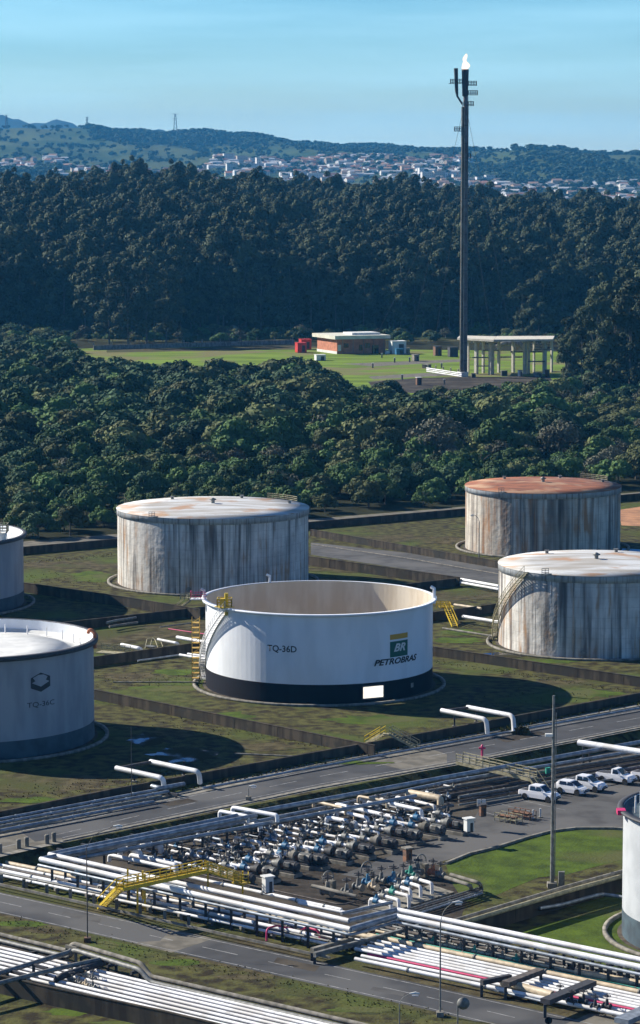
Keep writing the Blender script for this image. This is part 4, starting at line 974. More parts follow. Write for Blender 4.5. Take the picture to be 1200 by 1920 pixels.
# apartment blocks
def block(px, D, n, w, h, wi, label, lift=0):
    x = (px - 600) / 5500 * D; z = hz(px, D) + lift; o = thing('apartment_block', label, 'apartment block', (x, D, z))
    mb = MB().box((x, D, z + h / 2 - 2), (w, 12, h + 4)); part(mb, 'wall', hm['w'][wi], o)
    part(MB().box((x, D, z + h + .25), (w + 1, 13, .5)), 'roof', hm['r'][3], o)
    for f in range(int(h / 3)):
        mb = MB()
        for k in range(int(w / 3.2)):
            xx = x - w / 2 + 2 + k * 3.2; mb.box((xx, D - 6.05, z + 1.8 + f * 3), (1.3, .2, 1.3))
        part(mb, 'window_row', M['glass'], o)
    o.rotation_euler = (0, 0, .25)
bl = [(430, 6000, 22, 16), (455, 6010, 22, 16), (478, 6020, 20, 14), (435, 5600, 20, 12), (458, 5600, 20, 12), (475, 5590, 22, 12), (485, 5600, 9, 26), (505, 5560, 26, 10), (560, 5300, 28, 12), (590, 5300, 28, 12), (615, 5280, 26, 11),
      (788, 5230, 9, 20), (800, 5180, 22, 14), (822, 5180, 22, 14), (842, 5180, 20, 14), (856, 5100, 18, 16), (885, 5050, 22, 14), (902, 5040, 22, 15), (916, 5040, 16, 16), (960, 4700, 22, 9), (842, 4350, 16, 12), (844, 4300, 10, 14), (1070, 4550, 30, 9), (1110, 4500, 18, 8), (1185, 4250, 20, 12), (1170, 4400, 12, 14)]
def sidew(px, D): return ('high row at the left of town' if px < 500 and D > 5900 else 'lower row at the left of town' if px < 520 else 'left of centre on the town hillside' if px < 700 else 'just left of the flare stack' if px < 868 else 'immediately right of the flare stack' if px < 930 else 'at the right end of the town')
for k, (px, D, w, h) in enumerate(bl):
    side = sidew(px, D)
    same = [b for b in bl[:k] if sidew(*b[:2]) == side]
    block(px, D, 0, w, h, (0, 1, 3)[k % 3], ('slim tower' if h > w else 'pale block') + ', %s of its cluster, ' % ORD[len(same)] + side)
# lattice pylons on the skyline
def pylon(px, ytop, D, label):
    x = (px - 600) / 5500 * D; z = hz(px, min(D, 8000)) - 2; h = CAMH + (300 - ytop) / 5500 * D - z; o = thing('power_pylon', label, 'pylon', (x, D, z)); mb = MB()
    b = h * .09
    for sx in (-1, 1):
        for sy in (-1, 1): mb.beam((x + sx * b, D + sy * b, z), (x + sx * b * .25, D + sy * b * .25, z + h), 1.0, 1.0)
    for k in range(6):
        t = k / 6; t2 = (k + 1) / 6; r0, r1 = b * (1 - .75 * t), b * (1 - .75 * t2); mb.beam((x - r0, D - r0, z + h * t), (x + r1, D - r1, z + h * t2), .5, .5); mb.beam((x + r0, D - r0, z + h * t), (x - r1, D - r1, z + h * t2), .5, .5)
    part(mb, 'lattice_tower', M['steel'], o); mb = MB()
    mb.beam((x - h * .17, D, z + h), (x + h * .17, D, z + h), .9, .9); mb.beam((x - h * .12, D, z + h * .8), (x + h * .12, D, z + h * .8), .9, .9)
    part(mb, 'cross_arm', M['steel'], o)
pylon(331, 215, 7900, 'tall lattice pylon on the skyline above the left hill, nearest the middle'); pylon(167, 221, 8000, 'lattice pylon on the skyline between two others'); pylon(17, 217, 8000, 'lattice pylon on the skyline at the left edge')

# ================================================================== FLARE AND ITS YARD
def flare():
    b = W(869, 706); H = height_at(b, 130); t = thing('flare_stack', 'very tall brown and grey guyed flare stack with a flame at its tip', 'flare stack', b)
    bx = lambda z: Vector((b.x, b.y, z))
    part(MB().tube([bx(1.5) + Vector((.3, 0, 0)), bx(H - 9) + Vector((.2, 0, 0))], .88, 16), 'riser', mat('riser_grey_brown', (.17, .15, .15), .7, color2=(.10, .075, .07), scale=.3), t)
    part(MB().tube([bx(H - 10), bx(H)], [1.1, 1.35], 16), 'burner_tip', M['steel'], t)
    part(MB().tube([bx(0) + Vector((-1.0, -.3, .3)), bx(H - 14) + Vector((-.85, -.3, 0))], .55, 10), 'gas_line', M['slab'], t)
    for k in range(3):
        a = k * 2.1 + .4; part(MB().tube([bx(.3) + Vector((math.cos(a) * 1.35, -abs(math.sin(a)) * 1.3, 0)), bx(H - 12) + Vector((math.cos(a) * 1.3, -abs(math.sin(a)) * 1.25, 0))], .13, 6), 'pilot_line', M['grey'], t)
    mb = MB().box(bx(.9) + Vector((-.3, -.2, 0)), (4.0, 3.4, 1.8)); part(mb, 'pedestal', M['wwall'], t)
    for k in range(14):
        z = 6 + k * (H - 20) / 14; part(MB().tube([bx(z - .12) + Vector((.28, 0, 0)), bx(z + .12) + Vector((.28, 0, 0))], 1.05, 16), 'flange', M['steel'], t)
    mb = MB(); mb.tube([bx(H - 13) + Vector((-1, 0, 0)), bx(H - 10) + Vector((-2.9, 0, 0)), bx(H - 8) + Vector((-3.2, 0, 0)), bx(H + .4) + Vector((-3.5, 0, 0))], [.35, .4, .65, .8], 10); part(mb, 'steam_pipe', M['steel'], t)
    for z, x, w in ((H - 5.3, -4.4, 2.2), (H - 6, 3.0, 2.4), (H - 9.5, 3.2, 2.8), (H - 13.5, 2.3, 1.6), (H - 23, -2.6, 2.6), (H - 33, 1.6, 1.2)):
        mb = MB(); s = 1 if x > 0 else -1; mb.box(bx(z) + Vector((x * .8, 0, 0)), (abs(x) + w * .4, 1.8, .18))
        railing(mb, [bx(z) + Vector((x + s * w / 2, -.9, 0)), bx(z) + Vector((s * 1.2, -.9, 0))], 1.7, .9, .12); railing(mb, [bx(z) + Vector((x + s * w / 2, -.9, 0)), bx(z) + Vector((x + s * w / 2, .9, 0))], 1.7, .9, .12)
        part(mb, 'service_platform', M['steel'], t)
    mb = MB(); ladder(mb, bx(2) + Vector((1.3, -.2, 0)), H - 12, Vector((1, 0, 0)), .7); part(mb, 'ladder', M['steel'], t)
    fl = emis('flame', (1.0, .74, .56), 1.05)
    mb = MB(); z = H - .3
    mb.lathe([(.8, 0), (1.7, .8), (2.0, 1.9), (1.5, 3.0), (.75, 3.7), (.9, 4.6), (1.0, 5.4), (.7, 6.4), (.25, 7.0), (0, 7.2)], 20, (b.x, b.y, z))
    rnd = random.Random(2); mb.v = [(b.x + .8 * (x - b.x) + .35 * math.sin(zz * 1.3) + rnd.uniform(-.1, .1), b.y + .8 * (y - b.y), z + .85 * (zz - z)) for x, y, zz in mb.v]
    o = solo(mb, 'flame', fl, 'pale orange gas flame burning on the tip of the flare stack', 'flame', bx(H - .3))
    for (ax, ay, za) in ((770, 600, H - 12), (815, 612, H - 34), (700, 640, H - 34), (960, 640, H - 12), (930, 690, H - 34)):
        g = W(ax, max(ay, 640)); mb = MB().tube([bx(za), g], .06, 4, caps=False); part(mb, 'guy_wire', M['steel'], t)
flare()
def frame_structure():
    o0 = W(920, 703); t = thing('portal_structure', 'tall pale concrete portal frame with a flat top slab beside the flare stack', 'frame structure', o0); H = 13.2
    mat('pale_slab_concrete', (.60, .56, .46), .9, var=.2, scale=.8); cols = [(878, 700, .9), (893, 703, 1.5), (906, 697, 1.1), (921, 704, 2.0), (935, 694, 1.1), (962, 693, 1.3), (984, 702, 1.4), (991, 699, 1.0), (1001, 692, .9), (1021, 702, 1.5), (1034, 693, 1.0)]
    for px, py, w in cols:
        p = W(px, 702 - (704 - py) * .35); part(MB().box(p + Vector((0, 0, H / 2)), (w * .8, w * .8, H), .75).box(p + Vector((0, 0, H - .8)), (w * 1.5, w * 1.0, .8), .3), 'column', MATS['pale_slab_concrete'], t)
    cc = mat('pale_slab_concrete', (.60, .56, .46), .9, var=.2, scale=.8)
    def slab(pts, name='roof_slab'): part(MB().prism([Vector((p.x, p.y, H)) for p in pts], .75), name, cc, t)
    slab([W(857, 701.5), W(925, 706), W(930, 698), W(862, 696)]); slab([W(926, 705.5), W(1036, 704.5), W(1039, 697), W(931, 697.5)])
    for x0_, x1_, z_, w_ in ((885, 915, 6.5, .5), (905, 935, 9.2, .45), (990, 1022, 5.0, .5), (1000, 1034, 9.5, .45), (893, 921, 3.2, .4)): part(MB().beam(W(x0_, 702) + Vector((0, 0, z_)), W(x1_, 702) + Vector((0, 0, z_)), w_, w_), 'tie_beam', M['conc'], t)
    mb = MB(); mb.box(W(990, 698) + Vector((0, 0, 8.0)), (14, .5, .7), .1).box(W(955, 696) + Vector((0, 0, 5.5)), (10, .5, .6), .1); part(mb, 'cross_beam', M['conc'], t)
    d = MB(); p = W(955, 694); d.tube([p + Vector((-5, 0, 9)), p + Vector((-2, 0, 10.5)), p + Vector((4, 0, 10.2)), p + Vector((6, 0, 8))], 1.0, 12); part(d, 'overhead_duct', M['conc'], t)
frame_structure()
def building():
    c = W(632, 664); u = Vector((math.cos(.30), math.sin(.30), 0)); v = Vector((-.42, .907, 0)); L, Wd, H = 21.5, 20, 6.3
    t = thing('pump_house', 'low red brick building with an overhanging pale flat roof on the far lawn', 'building', c)
    q = [c, c + u * L, c + u * L + v * Wd, c + v * Wd]; part(MB().prism(q, H), 'wall', M['brick'], t)
    part(MB().prism([p + Vector((0, 0, .02)) for p in (c - u * .15 - v * .1, c - u * .05 - v * .1, c + v * (Wd + .1) - u * .05, c + v * (Wd + .1) - u * .15)], 1.1), 'plinth', M['wwall'], t)
    o = 1.6; r = [c - u * o - v * o, c + u * (L + o) - v * o, c + u * (L + o) + v * (Wd + o), c - u * o + v * (Wd + o)]
    rf = part(MB().prism([p + Vector((0, 0, H)) for p in r], 1.5), 'roof', M['wroof'], t)
    part(MB().prism([p + Vector((0, 0, H + 1.5)) for p in (c + u * 8 + v * 3, c + u * (L - 1) + v * 3, c + u * (L - 1) + v * 12, c + u * 8 + v * 12)], .9), 'roof_light', M['wwall'], rf)
    part(MB().box(c - v * .06 + u * 1.0 + Vector((0, 0, 2.6)), (1.4, .3, 2.6), .30), 'corner_pillar', M['wwall'], t)
    for x, w, h, z in ((4, 2.2, 1.8, 3.6), (10.5, 1.4, 2.4, 2.6), (13.5, 2.4, 2, 3.4), (17, 3, 3.4, 1.8)): part(MB().box(c + u * x - v * .05 + Vector((0, 0, z)), (w, .2, h), .30), 'window', M['glass'], t)
    for k in range(5): p = c + u * (2 + 4.6 * k) - v * 1.2; part(MB().tube([p, p + Vector((0, 0, H))], .13, 6), 'porch_post', M['conc'], t)
building()
def cabin(px, py, w, d, h, m, label, name='equipment_box', cat='box', roof='wwall', rz=.3):
    p = W(px, py); t = thing(name, label, cat, p); part(MB().box(p + Vector((0, 0, h / 2 + .15)), (w, d, h), rz), 'casing', m, t)
    part(MB().box(p + Vector((0, 0, h + .22)), (w + .3, d + .3, .14), rz), 'lid', M[roof], t); part(MB().box(p + Vector((0, 0, .08)), (w * .9, d * .9, .16), rz), 'skid', M['steel'], t)
    n = Vector((math.sin(rz), -math.cos(rz), 0)); u = Vector((math.cos(rz), math.sin(rz), 0))
    part(MB().box(p + n * (d / 2 + .03) + u * w * .15 + Vector((0, 0, h * .45)), (w * .35, .06, h * .7), rz), 'door', M['steel'], t); return t
cabin(564, 661, 4.0, 4, 4.0, M['red'], 'bright red cubic container at the left end of the red brick building', 'red_container', 'container', 'red')
cabin(572, 655, 4.5, 4, 4.2, M['red'], 'red container just behind the bright red cube', 'red_container', 'container', 'red')
cabin(745, 663, 6.3, 5, 5.2, M['wwall'], 'white box-shaped skid with a blue front, right of the red brick building', 'process_skid', 'skid')
cabin(749, 665, 3.4, 2, 2.4, M['blue'], 'low blue unit in front of the white box-shaped skid', 'process_skid', 'skid', 'blue')
cabin(820, 667, 2.8, 3, 3.8, M['rustm'], 'dark brown cube left of the flare stack, farther of two', 'dark_cube', 'box', 'steel'); cabin(849, 669, 3.6, 3, 3.8, M['steel'], 'black cube close to the left of the flare stack', 'dark_cube', 'box', 'steel')
cabin(779, 677, 2.2, 3, 2.4, M['conc'], 'grey concrete block on the lawn between blue unit and flare stack', 'concrete_block', 'block', 'conc')
cabin(785, 722, 1.8, 1.6, 2.6, M['rustm'], 'small dark hut with a white cap left of the flare stack foot', 'small_hut', 'hut')
cabin(600, 676, 4.0, 3, 2.2, M['wwall'], 'small white shed poking above the bushes below the red container', 'white_shed', 'shed')
for k, (px, py, w, h, m_) in enumerate([(888, 708, 1.6, 1.4, 'conc'), (945, 705, 2.2, 1.8, 'steel'), (975, 706, 1.4, 2.2, 'wwall'), (1008, 707, 2.6, 1.5, 'grey'), (1026, 706, 1.4, 2.4, 'rustm'), (800, 690, 3.0, 1.2, 'conc'), (765, 665, 1.5, 2.6, 'conc'), (727, 664, 2.4, 1.4, 'wwall')]):
    cabin(px, py, w, w * .8, h, M[m_], ('grey concrete', 'black', 'white', 'low grey', 'rusty', 'flat pale', 'narrow grey', 'low white')[k] + ' equipment box ' + ('under the concrete frame' if px > 860 else 'on the lawn left of the flare stack'), roof='conc', rz=.2 * k)
for k, (px, py) in enumerate([(716, 671), (740, 680), (768, 679), (828, 690), (699, 690), (754, 712), (833, 721)]):
    p = W(px, py); t = thing('marker_post', ORD[k] + ' pale concrete marker post, counting from the first placed left of the flare foot' if False else 'short pale marker post on the flare lawn, %s from the left' % ORD[[699, 716, 740, 754, 768, 828, 833].index(px)], 'post', p)
    part(MB().box(p + Vector((0, 0, .9)), (.6, .5, 1.8)), 'shaft', M['conc'], t); part(MB().box(p + Vector((0, 0, 1.9)), (.8, .7, .2)), 'cap', M['wwall'], t)
# low pipe rack left of the flare
t = thing('flare_header_rack', 'low white pipe rack on short legs just left of the flare stack foot', 'pipe rack', W(830, 700))
for k in range(3): part(MB().tube([W(800, 690 + k * 3, 2.4), W(866, 700 + k * 3, 2.4)], .22, 8), 'pipe', M['white'], t)
for k in range(5):
    p = W(803 + k * 14, 693 + k * 2.4); part(MB().box(p + Vector((0, 0, 1.1)), (.4, 3, 2.2)), 'leg', M['conc'], t)
t = thing('perimeter_wall', 'long low pale wall at the foot of the tall wood left of the red building', 'wall', W(400, 648))
part(MB().beam(W(175, 652, 1.0), W(552, 641, 1.0), .4, 2.0), 'wall_panel', M['conc'], t)
for k in range(12): p = W(175 + k * 34, 652 - k * .99); part(MB().box(p + Vector((0, 0, 1.1)), (.5, .6, 2.3)), 'pier', M['conc'], t)
# ================================================================== PIPES, RACKS AND THE YARD
def Y(px, py, h=0.0): return W(px, py, ZY + h)
def pipe(pts, r, m, label, group=None, name='pipe', z0=None, n=10, bend=.9, flanges=0):
    ws = [W(x, y, (ZY if z0 is None else z0) + h) for x, y, h in pts]; o = ws[0].copy()
    t = solo(MB().tube(ws, r, n, bend=bend), name, M[m], label, 'pipe', o, group)
    if flanges:
        d = [(ws[i + 1] - ws[i]).length for i in range(len(ws) - 1)]; i = d.index(max(d)); a, b = ws[i], ws[i + 1]; u = (b - a).normalized()
        for k in range(flanges):
            p = a.lerp(b, (k + .5 + .2 * math.sin(k * 5.1 + px_hash(label))) / flanges); part(MB().tube([p - u * .08, p + u * .08], r * 1.35, n), 'flange', M['grey'] if m != 'alu' else M['alu'], t)
    return t
def px_hash(s): return sum(ord(c) for c in s) % 13
def support(p, w, h, rz, label, group, name='pipe_support', m='steel', base=None):
    base = p.z if base is None else base; t = thing(name, label, 'pipe support', p, group); d = Vector((math.cos(rz), math.sin(rz), 0))
    part(MB().beam(p - d * w / 2 + Vector((0, 0, h)), p + d * w / 2 + Vector((0, 0, h)), .3, .32), 'cross_beam', M[m], t)
    for s in (-1, 1):
        q = p + d * (s * w * .42); part(MB().beam(q, q + Vector((0, 0, h - .16)), .3, .3), 'column', M[m], t)
    return t
aA = math.atan2(AX.y, AX.x); aB = math.atan2(BX.y, BX.x)
# elevated pair and its low companion
HR = 3.2
for k, (pts, r, m, w) in enumerate([
    ([(92, 1602, HR), (655, 1727, HR)], .29, 'white', 'far one of the two big white pipes on the long elevated rack'),
    ([(76, 1611, HR), (658, 1743, HR)], .31, 'white', 'near one of the two big white pipes on the long elevated rack'),
    ([(72, 1622, 2.7), (658, 1753, 2.7), (741, 1729, 2.7), (1290, 1846, 2.7)], .17, 'alu', 'thin dull pipe slung under the two big white pipes of the rack')]):
    pipe(pts, r, m, w, n=12, bend=.6)
for k in range(2): pipe([(1290 if k == 0 else 480, (1375, 1529)[k], HR), (480, (1522, 1529)[k], HR), ((92, 76)[k] + 1, (1602, 1611)[k], HR)], .30, 'alu', 'silvery pipe along the upper road, %s from the road in its bundle' % ORD[k], n=12)  # white pair runs on here; its shaded look is put into the colour
for k, (y0, y1) in enumerate([(1612, 1537), (1618, 1544)]):
    pipe([(480 + 300 * k, y1 - 52 * k, 2.6), (128 + 14 * k, y0 - 8, 2.6), (150 + 16 * k, y0 + 2, .8), (350, y0 + 54, .8)], .24, 'alu', 'silvery pipe along the upper road, %s from the road in its bundle' % ('third', 'fourth')[k], bend=1.0)  # shaded look of the bundle put into the pipe colour
pipe([(1290, 1392, 1.6), (840, 1466, 1.6), (480, 1541, 1.6)], .24, 'alu', 'single silvery pipe running on from the bundle below the upper road', flanges=5)
for k, (a, b, c) in enumerate([((653, 1727), (744, 1706), (1290, 1818)), ((656, 1743), (743, 1718), (1290, 1832))]):
    pipe([(*a, HR), (b[0] + 3, b[1] - .7, HR)], (.30, .33)[k], 'alu', 'short silvery cross pipe at the corner of the elevated rack, %s one' % ('farther', 'nearer')[k], n=12)  # cross runs of the white pair, shade painted into their colour
    pipe([(*b, HR), (*c, HR)], (.29, .31)[k], 'white', 'big white pipe on the right arm of the elevated rack, %s one' % ('farther', 'nearer')[k], n=12)
pipe([(640, 1713, 2.6), (735, 1692, 2.6)], .2, 'alu', 'thin silvery cross pipe behind the corner of the elevated rack')
for k in range(12):
    x = 110 + k * 48; y = 1611 + (x - 92) * .2222 + 7; p = Y(x, y, HR - .55); p.z = ZY
    support(p, 2.3, HR - .75, aA, 'black steel support frame of the elevated rack, %s from its left end' % ORD[k], 'frames under the left arm of the elevated rack')
for k in range(9):
    x = 775 + k * 54; y = 1711 + (x - 743) * .2055 + 8; p = Y(x, y, HR - .55); p.z = ZY
    support(p, 2.4, HR - .75, aA, 'black steel frame under the right arm of the elevated rack, %s from the corner' % ORD[k], 'frames under the right arm of the elevated rack')
for k in range(8):
    x = 130 + k * 46; y = 1596 - (x - 110) * .195 + 4; p = Y(x, y, 2.4); p.z = ZY
    support(p, 4.2, 2.3, aB, 'steel frame carrying the silvery bundle below the upper road, %s from the left' % ORD[k], 'frames under the silvery bundle')
# low level pipes under the left arm, roadside
LOW = [('cream', .30, 1616, 1757, .9), ('white', .20, 1622, 1764, .9), ('dull', .18, 1627, 1769, .8), ('white', .24, 1632, 1775, .9), ('grey', .13, 1636, 1780, .8), ('white', .17, 1641, 1786, .7)]
for k, (m, r, ya, yb, h) in enumerate(LOW):
    sl_ = (yb - ya) / 690.0; x1 = 700 if k % 2 == 0 else 640
    cn = dict(cream='cream', white='white', dull='dull brown', grey='grey')[m]
    pipe([(-60, ya - 60 * sl_, h), (x1, ya + x1 * sl_, h)], r, m, '%s low pipe beside the guard rail, %s from the elevated rack' % (cn, ORD[k]), flanges=7)
for k in range(11):
    x = 20 + k * 58; p = Y(x, 1633 + x * .205, .55); p.z = ZY
    support(p, 5.2, .55, aA, 'low sleeper under the roadside pipes, %s from the left' % ORD[k], 'low sleepers under the roadside pipes', name='pipe_sleeper', m='conc')
pipe([(335, 1640, 1.1), (640, 1706, 1.1)], .21, 'white', 'white pipe running between the pump yard and the elevated rack', flanges=5)
pipe([(350, 1634, .7), (640, 1697, .7), (700, 1683, .7)], .10, 'dull', 'thin rusty pipe along the pump yard edge')
pipe([(560, 1693, .9), (655, 1713, .9), (700, 1702, .9)], .2, 'white', 'short white pipe bending at the left of the small valve group')
# pink and red clutter near the bend
pipe([(500, 1764, .3), (500, 1741, 1.6), (520, 1735, 1.6), (545, 1742, .9), (610, 1760, .9)], .11, 'pink', 'red swan-neck pipe standing by the roadside pipes', bend=.5)
pipe([(560, 1747, .8), (575, 1738, 1.5), (595, 1744, 1.5), (602, 1754, .8)], .14, 'pink', 'small red looped pipe right of the red swan-neck', bend=.4)
pipe([(590, 1752, 1.2), (700, 1781, .5)], .12, 'dull', 'thin brown pipe lying across the roadside pipes')
# cross beams at the corner
def crossbeam(a, b, h, label, m='grey', w=.5, legs=True):
    p, q = Y(*a, h), Y(*b, h); t = thing('pipe_bridge', label, 'pipe bridge', Vector((p.x, p.y, ZY))); part(MB().beam(p, q, w, .5), 'beam', M[m], t)
    for e in (p, q):
        part(MB().beam(Vector((e.x, e.y, ZY)), e - Vector((0, 0, .25)), .3, .3), 'leg', M['steel'], t)
    return t
crossbeam((590, 1790), (800, 1733), 1.0, 'long dull beam crossing under the corner of the elevated rack', w=.4)
crossbeam((585, 1782), (660, 1761), 1.1, 'short pale beam across the roadside pipes near the rack corner', 'conc')
crossbeam((903, 1842), (957, 1831), 1.5, 'short dark beam over the magenta pipe, leftmost of three', 'steel')
crossbeam((948, 1845), (1014, 1820), 1.6, 'dark channel beam over the white pipes, middle of three', 'dull', .9)
crossbeam((1022, 1878), (1110, 1842), 1.6, 'dark channel beam over the white pipes, rightmost of three', 'steel', 1.1)
crossbeam((1165, 1915), (1260, 1874), 1.4, 'blue-grey covered duct in the bottom right corner', 'alu', 1.6)
# ground pipes of the right-hand lower bundle
RB = [('cream', .30, 1777, 'cream'), ('white', .19, 1784, 'white'), ('white', .19, 1790, 'white'), ('white', .19, 1796, 'white'), ('white', .19, 1801.5, 'white'), ('white', .19, 1807, 'white'), ('pink', .14, 1812, 'magenta'), ('white', .20, 1818, 'white'), ('cream', .22, 1826, 'pale')]
for k, (m, r, y8, cn) in enumerate(RB):
    x0 = 690 - (k % 3) * 12; pipe([(x0, y8 + (x0 - 800) * .209, .7), (1290, y8 + 490 * .209, .7)], r, m if k < 8 else 'white', '%s pipe of the roadside bundle on the right, %s counting towards the road' % (cn, ORD[k]), flanges=4 if k in (0, 8) else 0)
DK = [('dull', .16, 1745), ('grey', .14, 1750), ('dull', .2, 1755), ('grey', .12, 1760), ('cream', .16, 1765), ('teal', .09, 1771)]
for k, (m, r, y8) in enumerate(DK):
    pipe([(705, y8 - 95 * .205, .9), (1290, y8 + 490 * .207, .9)], r, m, '%s pipe between the rack legs and the cream pipe, %s from the rack' % (dict(dull='brown', grey='grey', cream='cream', teal='thin green')[m], ORD[k]), flanges=9)
pipe([(1080, 1822, 1.0), (1290, 1862, 1.0)], .38, 'cream', 'fat cream pipe in the bottom right corner behind upright stems')
pipe([(942, 1841, 1.1), (1036, 1866, 1.1)], .42, 'cream', 'fat cream and white pipe section between the dark channel beams')
pipe([(884, 1846, .5), (1022, 1879, .5)], .14, 'alu', 'pale rail pipe at the road edge below the dark channel beams')
for k in range(12):
    x = 715 + k * 48; p = Y(x, 1790 + (x - 800) * .207, .45); p.z = ZY
    support(p, 6.6, .45, aA, 'low sleeper under the right-hand roadside bundle, %s from the left' % ORD[k], 'low sleepers under the right-hand bundle', name='pipe_sleeper', m='steel')
# valves with stems on the dark pipes
def valve(p, s=1.0, m='grey', wheel='steel', label='', group=None, rz=0.0, wheelside=False):
    t = thing('gate_valve', label, 'valve', p, group); d = Vector((math.cos(rz), math.sin(rz), 0))
    part(MB().tube([p - d * .45 * s, p + d * .45 * s], .24 * s, 10).tube([p - d * .5 * s, p - d * .4 * s], .36 * s, 10).tube([p + d * .4 * s, p + d * .5 * s], .36 * s, 10).tube([p, p + Vector((0, 0, .8 * s))], [.26 * s, .14 * s], 8), 'valve_body', M[m], t)
    st = part(MB().tube([p + Vector((0, 0, .7 * s)), p + Vector((0, 0, 1.45 * s))], .05 * s, 6), 'stem', M['steel'], t)
    c = p + Vector((0, 0, 1.15 * s)); R_ = .42 * s; mb = MB()
    mb.tube([c + Vector((math.cos(a) * R_, math.sin(a) * R_, 0)) for a in [k * math.pi / 6 for k in range(13)]], .05 * s, 5, caps=False); mb.beam(c - Vector((R_, 0, 0)), c + Vector((R_, 0, 0)), .05, .05); mb.beam(c - Vector((0, R_, 0)), c + Vector((0, R_, 0)), .05, .05)
    part(mb, 'handwheel', M[wheel], st); return t
rV = random.Random(21)
proto_v = {}
def put_valve(p, s, m, wheel, label, group, rz):
    key = (m, wheel)
    if key not in proto_v: proto_v[key] = t = valve(Vector((0, 0, 0)), 1.0, m, wheel, label, group); t.location = p; t.rotation_euler = (0, 0, rz); t.scale = (s,) * 3; return t
    return dup(proto_v[key], p, rz, s, label, group)
for k in range(9):
    x = 1075 + k * 17; put_valve(Y(x, 1816 + (x - 1075) * .22, 1.0), 1.25, 'steel', 'steel', 'dark upright valve in the row along the fat cream pipe, %s from the left' % ORD[k], 'valve row along the fat cream pipe', aB)
for k in range(10):
    x = 760 + k * 26; put_valve(Y(x, 1756 + (x - 760) * .21, .9), .8, ('conc', 'cream', 'teal')[k % 3] if k % 3 != 1 else 'grey', 'steel', 'small valve between rack legs and cream pipe, %s from the corner' % ORD[k], 'small valves right of the rack corner', aB)
for k in range(5):
    x = 1050 + k * 22; put_valve(Y(x, 1868 + (x - 1050) * .21 + (k % 2) * 6, .9), .9, 'steel', 'steel', 'black valve on the white pipes near the bottom right corner, %s from the left' % ORD[k], 'black valves bottom right', aB)
# bottom-left trench: nine white pipes, two grey pipes with an expansion loop, crossings
TR = [1777, 1784, 1791, 1798.5, 1806, 1814, 1822]
for k, y0 in enumerate(TR):
    pipe([(-60, y0 - 14, 1.0), (820, y0 + 820 * .237, 1.0)], .19, 'white', 'white pipe in the bottom left trench, %s from the lower road' % ORD[k], 'white pipes in the bottom left trench', flanges=0)
for k, dy in enumerate((0, 12)):
    pipe([(-60, 1738 + dy, 1.1), (126 + 3 * k, 1783 + dy, 1.1), (137 + 1 * k, 1769 + dy, 2.1), (264 - k * 2, 1806 + dy, 2.1), (283, 1831 + dy * .9, 1.1), (820, 1954 + dy, 1.1)], .25, 'conc' if k == 0 else 'grey', 'long %s pipe with a raised loop beside the lower road grass bank' % ('pale weathered', 'grey weathered')[k], bend=.5)
for k in range(9):
    x = (-10, 60, 110, 160, 210, 255, 330, 430, 540)[k]; p = Y(x, (1754 + (x + 60) * .235) if x < 135 else (1782 + (x - 135) * .29 if x < 270 else 1840 + (x - 282) * .228), 1.1); p.z = ZY
    support(p, 1.3, .8, aA, 'dark post pair under the two looped pipes, %s from the left' % ORD[k], 'posts under the looped pipes')
pipe([(132, 1783, 1.9), (128, 1786, 1.9), (-60, 1843, 1.9)], .27, 'grey', 'dark pipe crossing over the bottom left trench, farther of two', name='crossing_pipe')
pipe([(192, 1798, 2.0), (100, 1818, 2.0), (-60, 1858, 2.0)], .24, 'grey', 'dark pipe crossing over the bottom left trench, nearer of two', name='crossing_pipe')
pipe([(200, 1803, 1.6), (110, 1832, 1.6), (103, 1842, .6)], .36, 'steel', 'thick dark pipe ending beside the cut white pipes in the trench', name='crossing_pipe')
support(Y(134, 1808, 0), 1.6, 1.8, aB, 'grey post frame under the crossing pipes of the trench', 'trench posts', m='conc')
support(Y(30, 1856, 0), 3.0, 1.8, aB, 'post frame standing on the grass under the crossing pipes', 'trench posts', m='steel')
support(Y(75, 1845, 0), 2.2, 1.8, aB, 'leaning-looking post frame between the crossing pipes at the trench wall', 'trench posts', m='steel')
for k in range(8):
    x = 135 + (k % 4) * 13; p = Y(x, 1822 + k * 4.0, 1.1); put_valve(p, .7, ('conc', 'grey', 'cream', 'pink')[k % 4] if k % 4 != 3 else 'grey', 'steel', 'small valve in the cluster inside the bottom left trench, %s from the road side' % ORD[k], 'valve cluster in the bottom left trench', aB)
# silvery pipes beside the upper road (left)
for k, y0 in enumerate([1536, 1543, 1550, 1557]):
    pipe([(-60, y0 + 11.5, .6), (330 - 14 * k, y0 - (330 - 14 * k) * .187, .6)], .21, 'alu' if k != 2 else 'grey', 'dull silvery pipe between dark wall and upper road, %s from the wall' % ORD[k], z0=0, flanges=6)
for k in range(8):
    x = 5 + k * 44; support(W(x, 1551 - x * .188), 4.0, .4, aB, 'low support under the silvery roadside pipes by the dark wall, %s from the left' % ORD[k], 'supports by the dark wall')
pipe([(1290, 1311, .4), (960, 1371, .4), (780, 1404, .4), (560, 1444, .4), (380, 1478, .4)], .16, 'alu', 'slim silvery pipe at the foot of the long dark wall, right of the stile', z0=0, flanges=8)
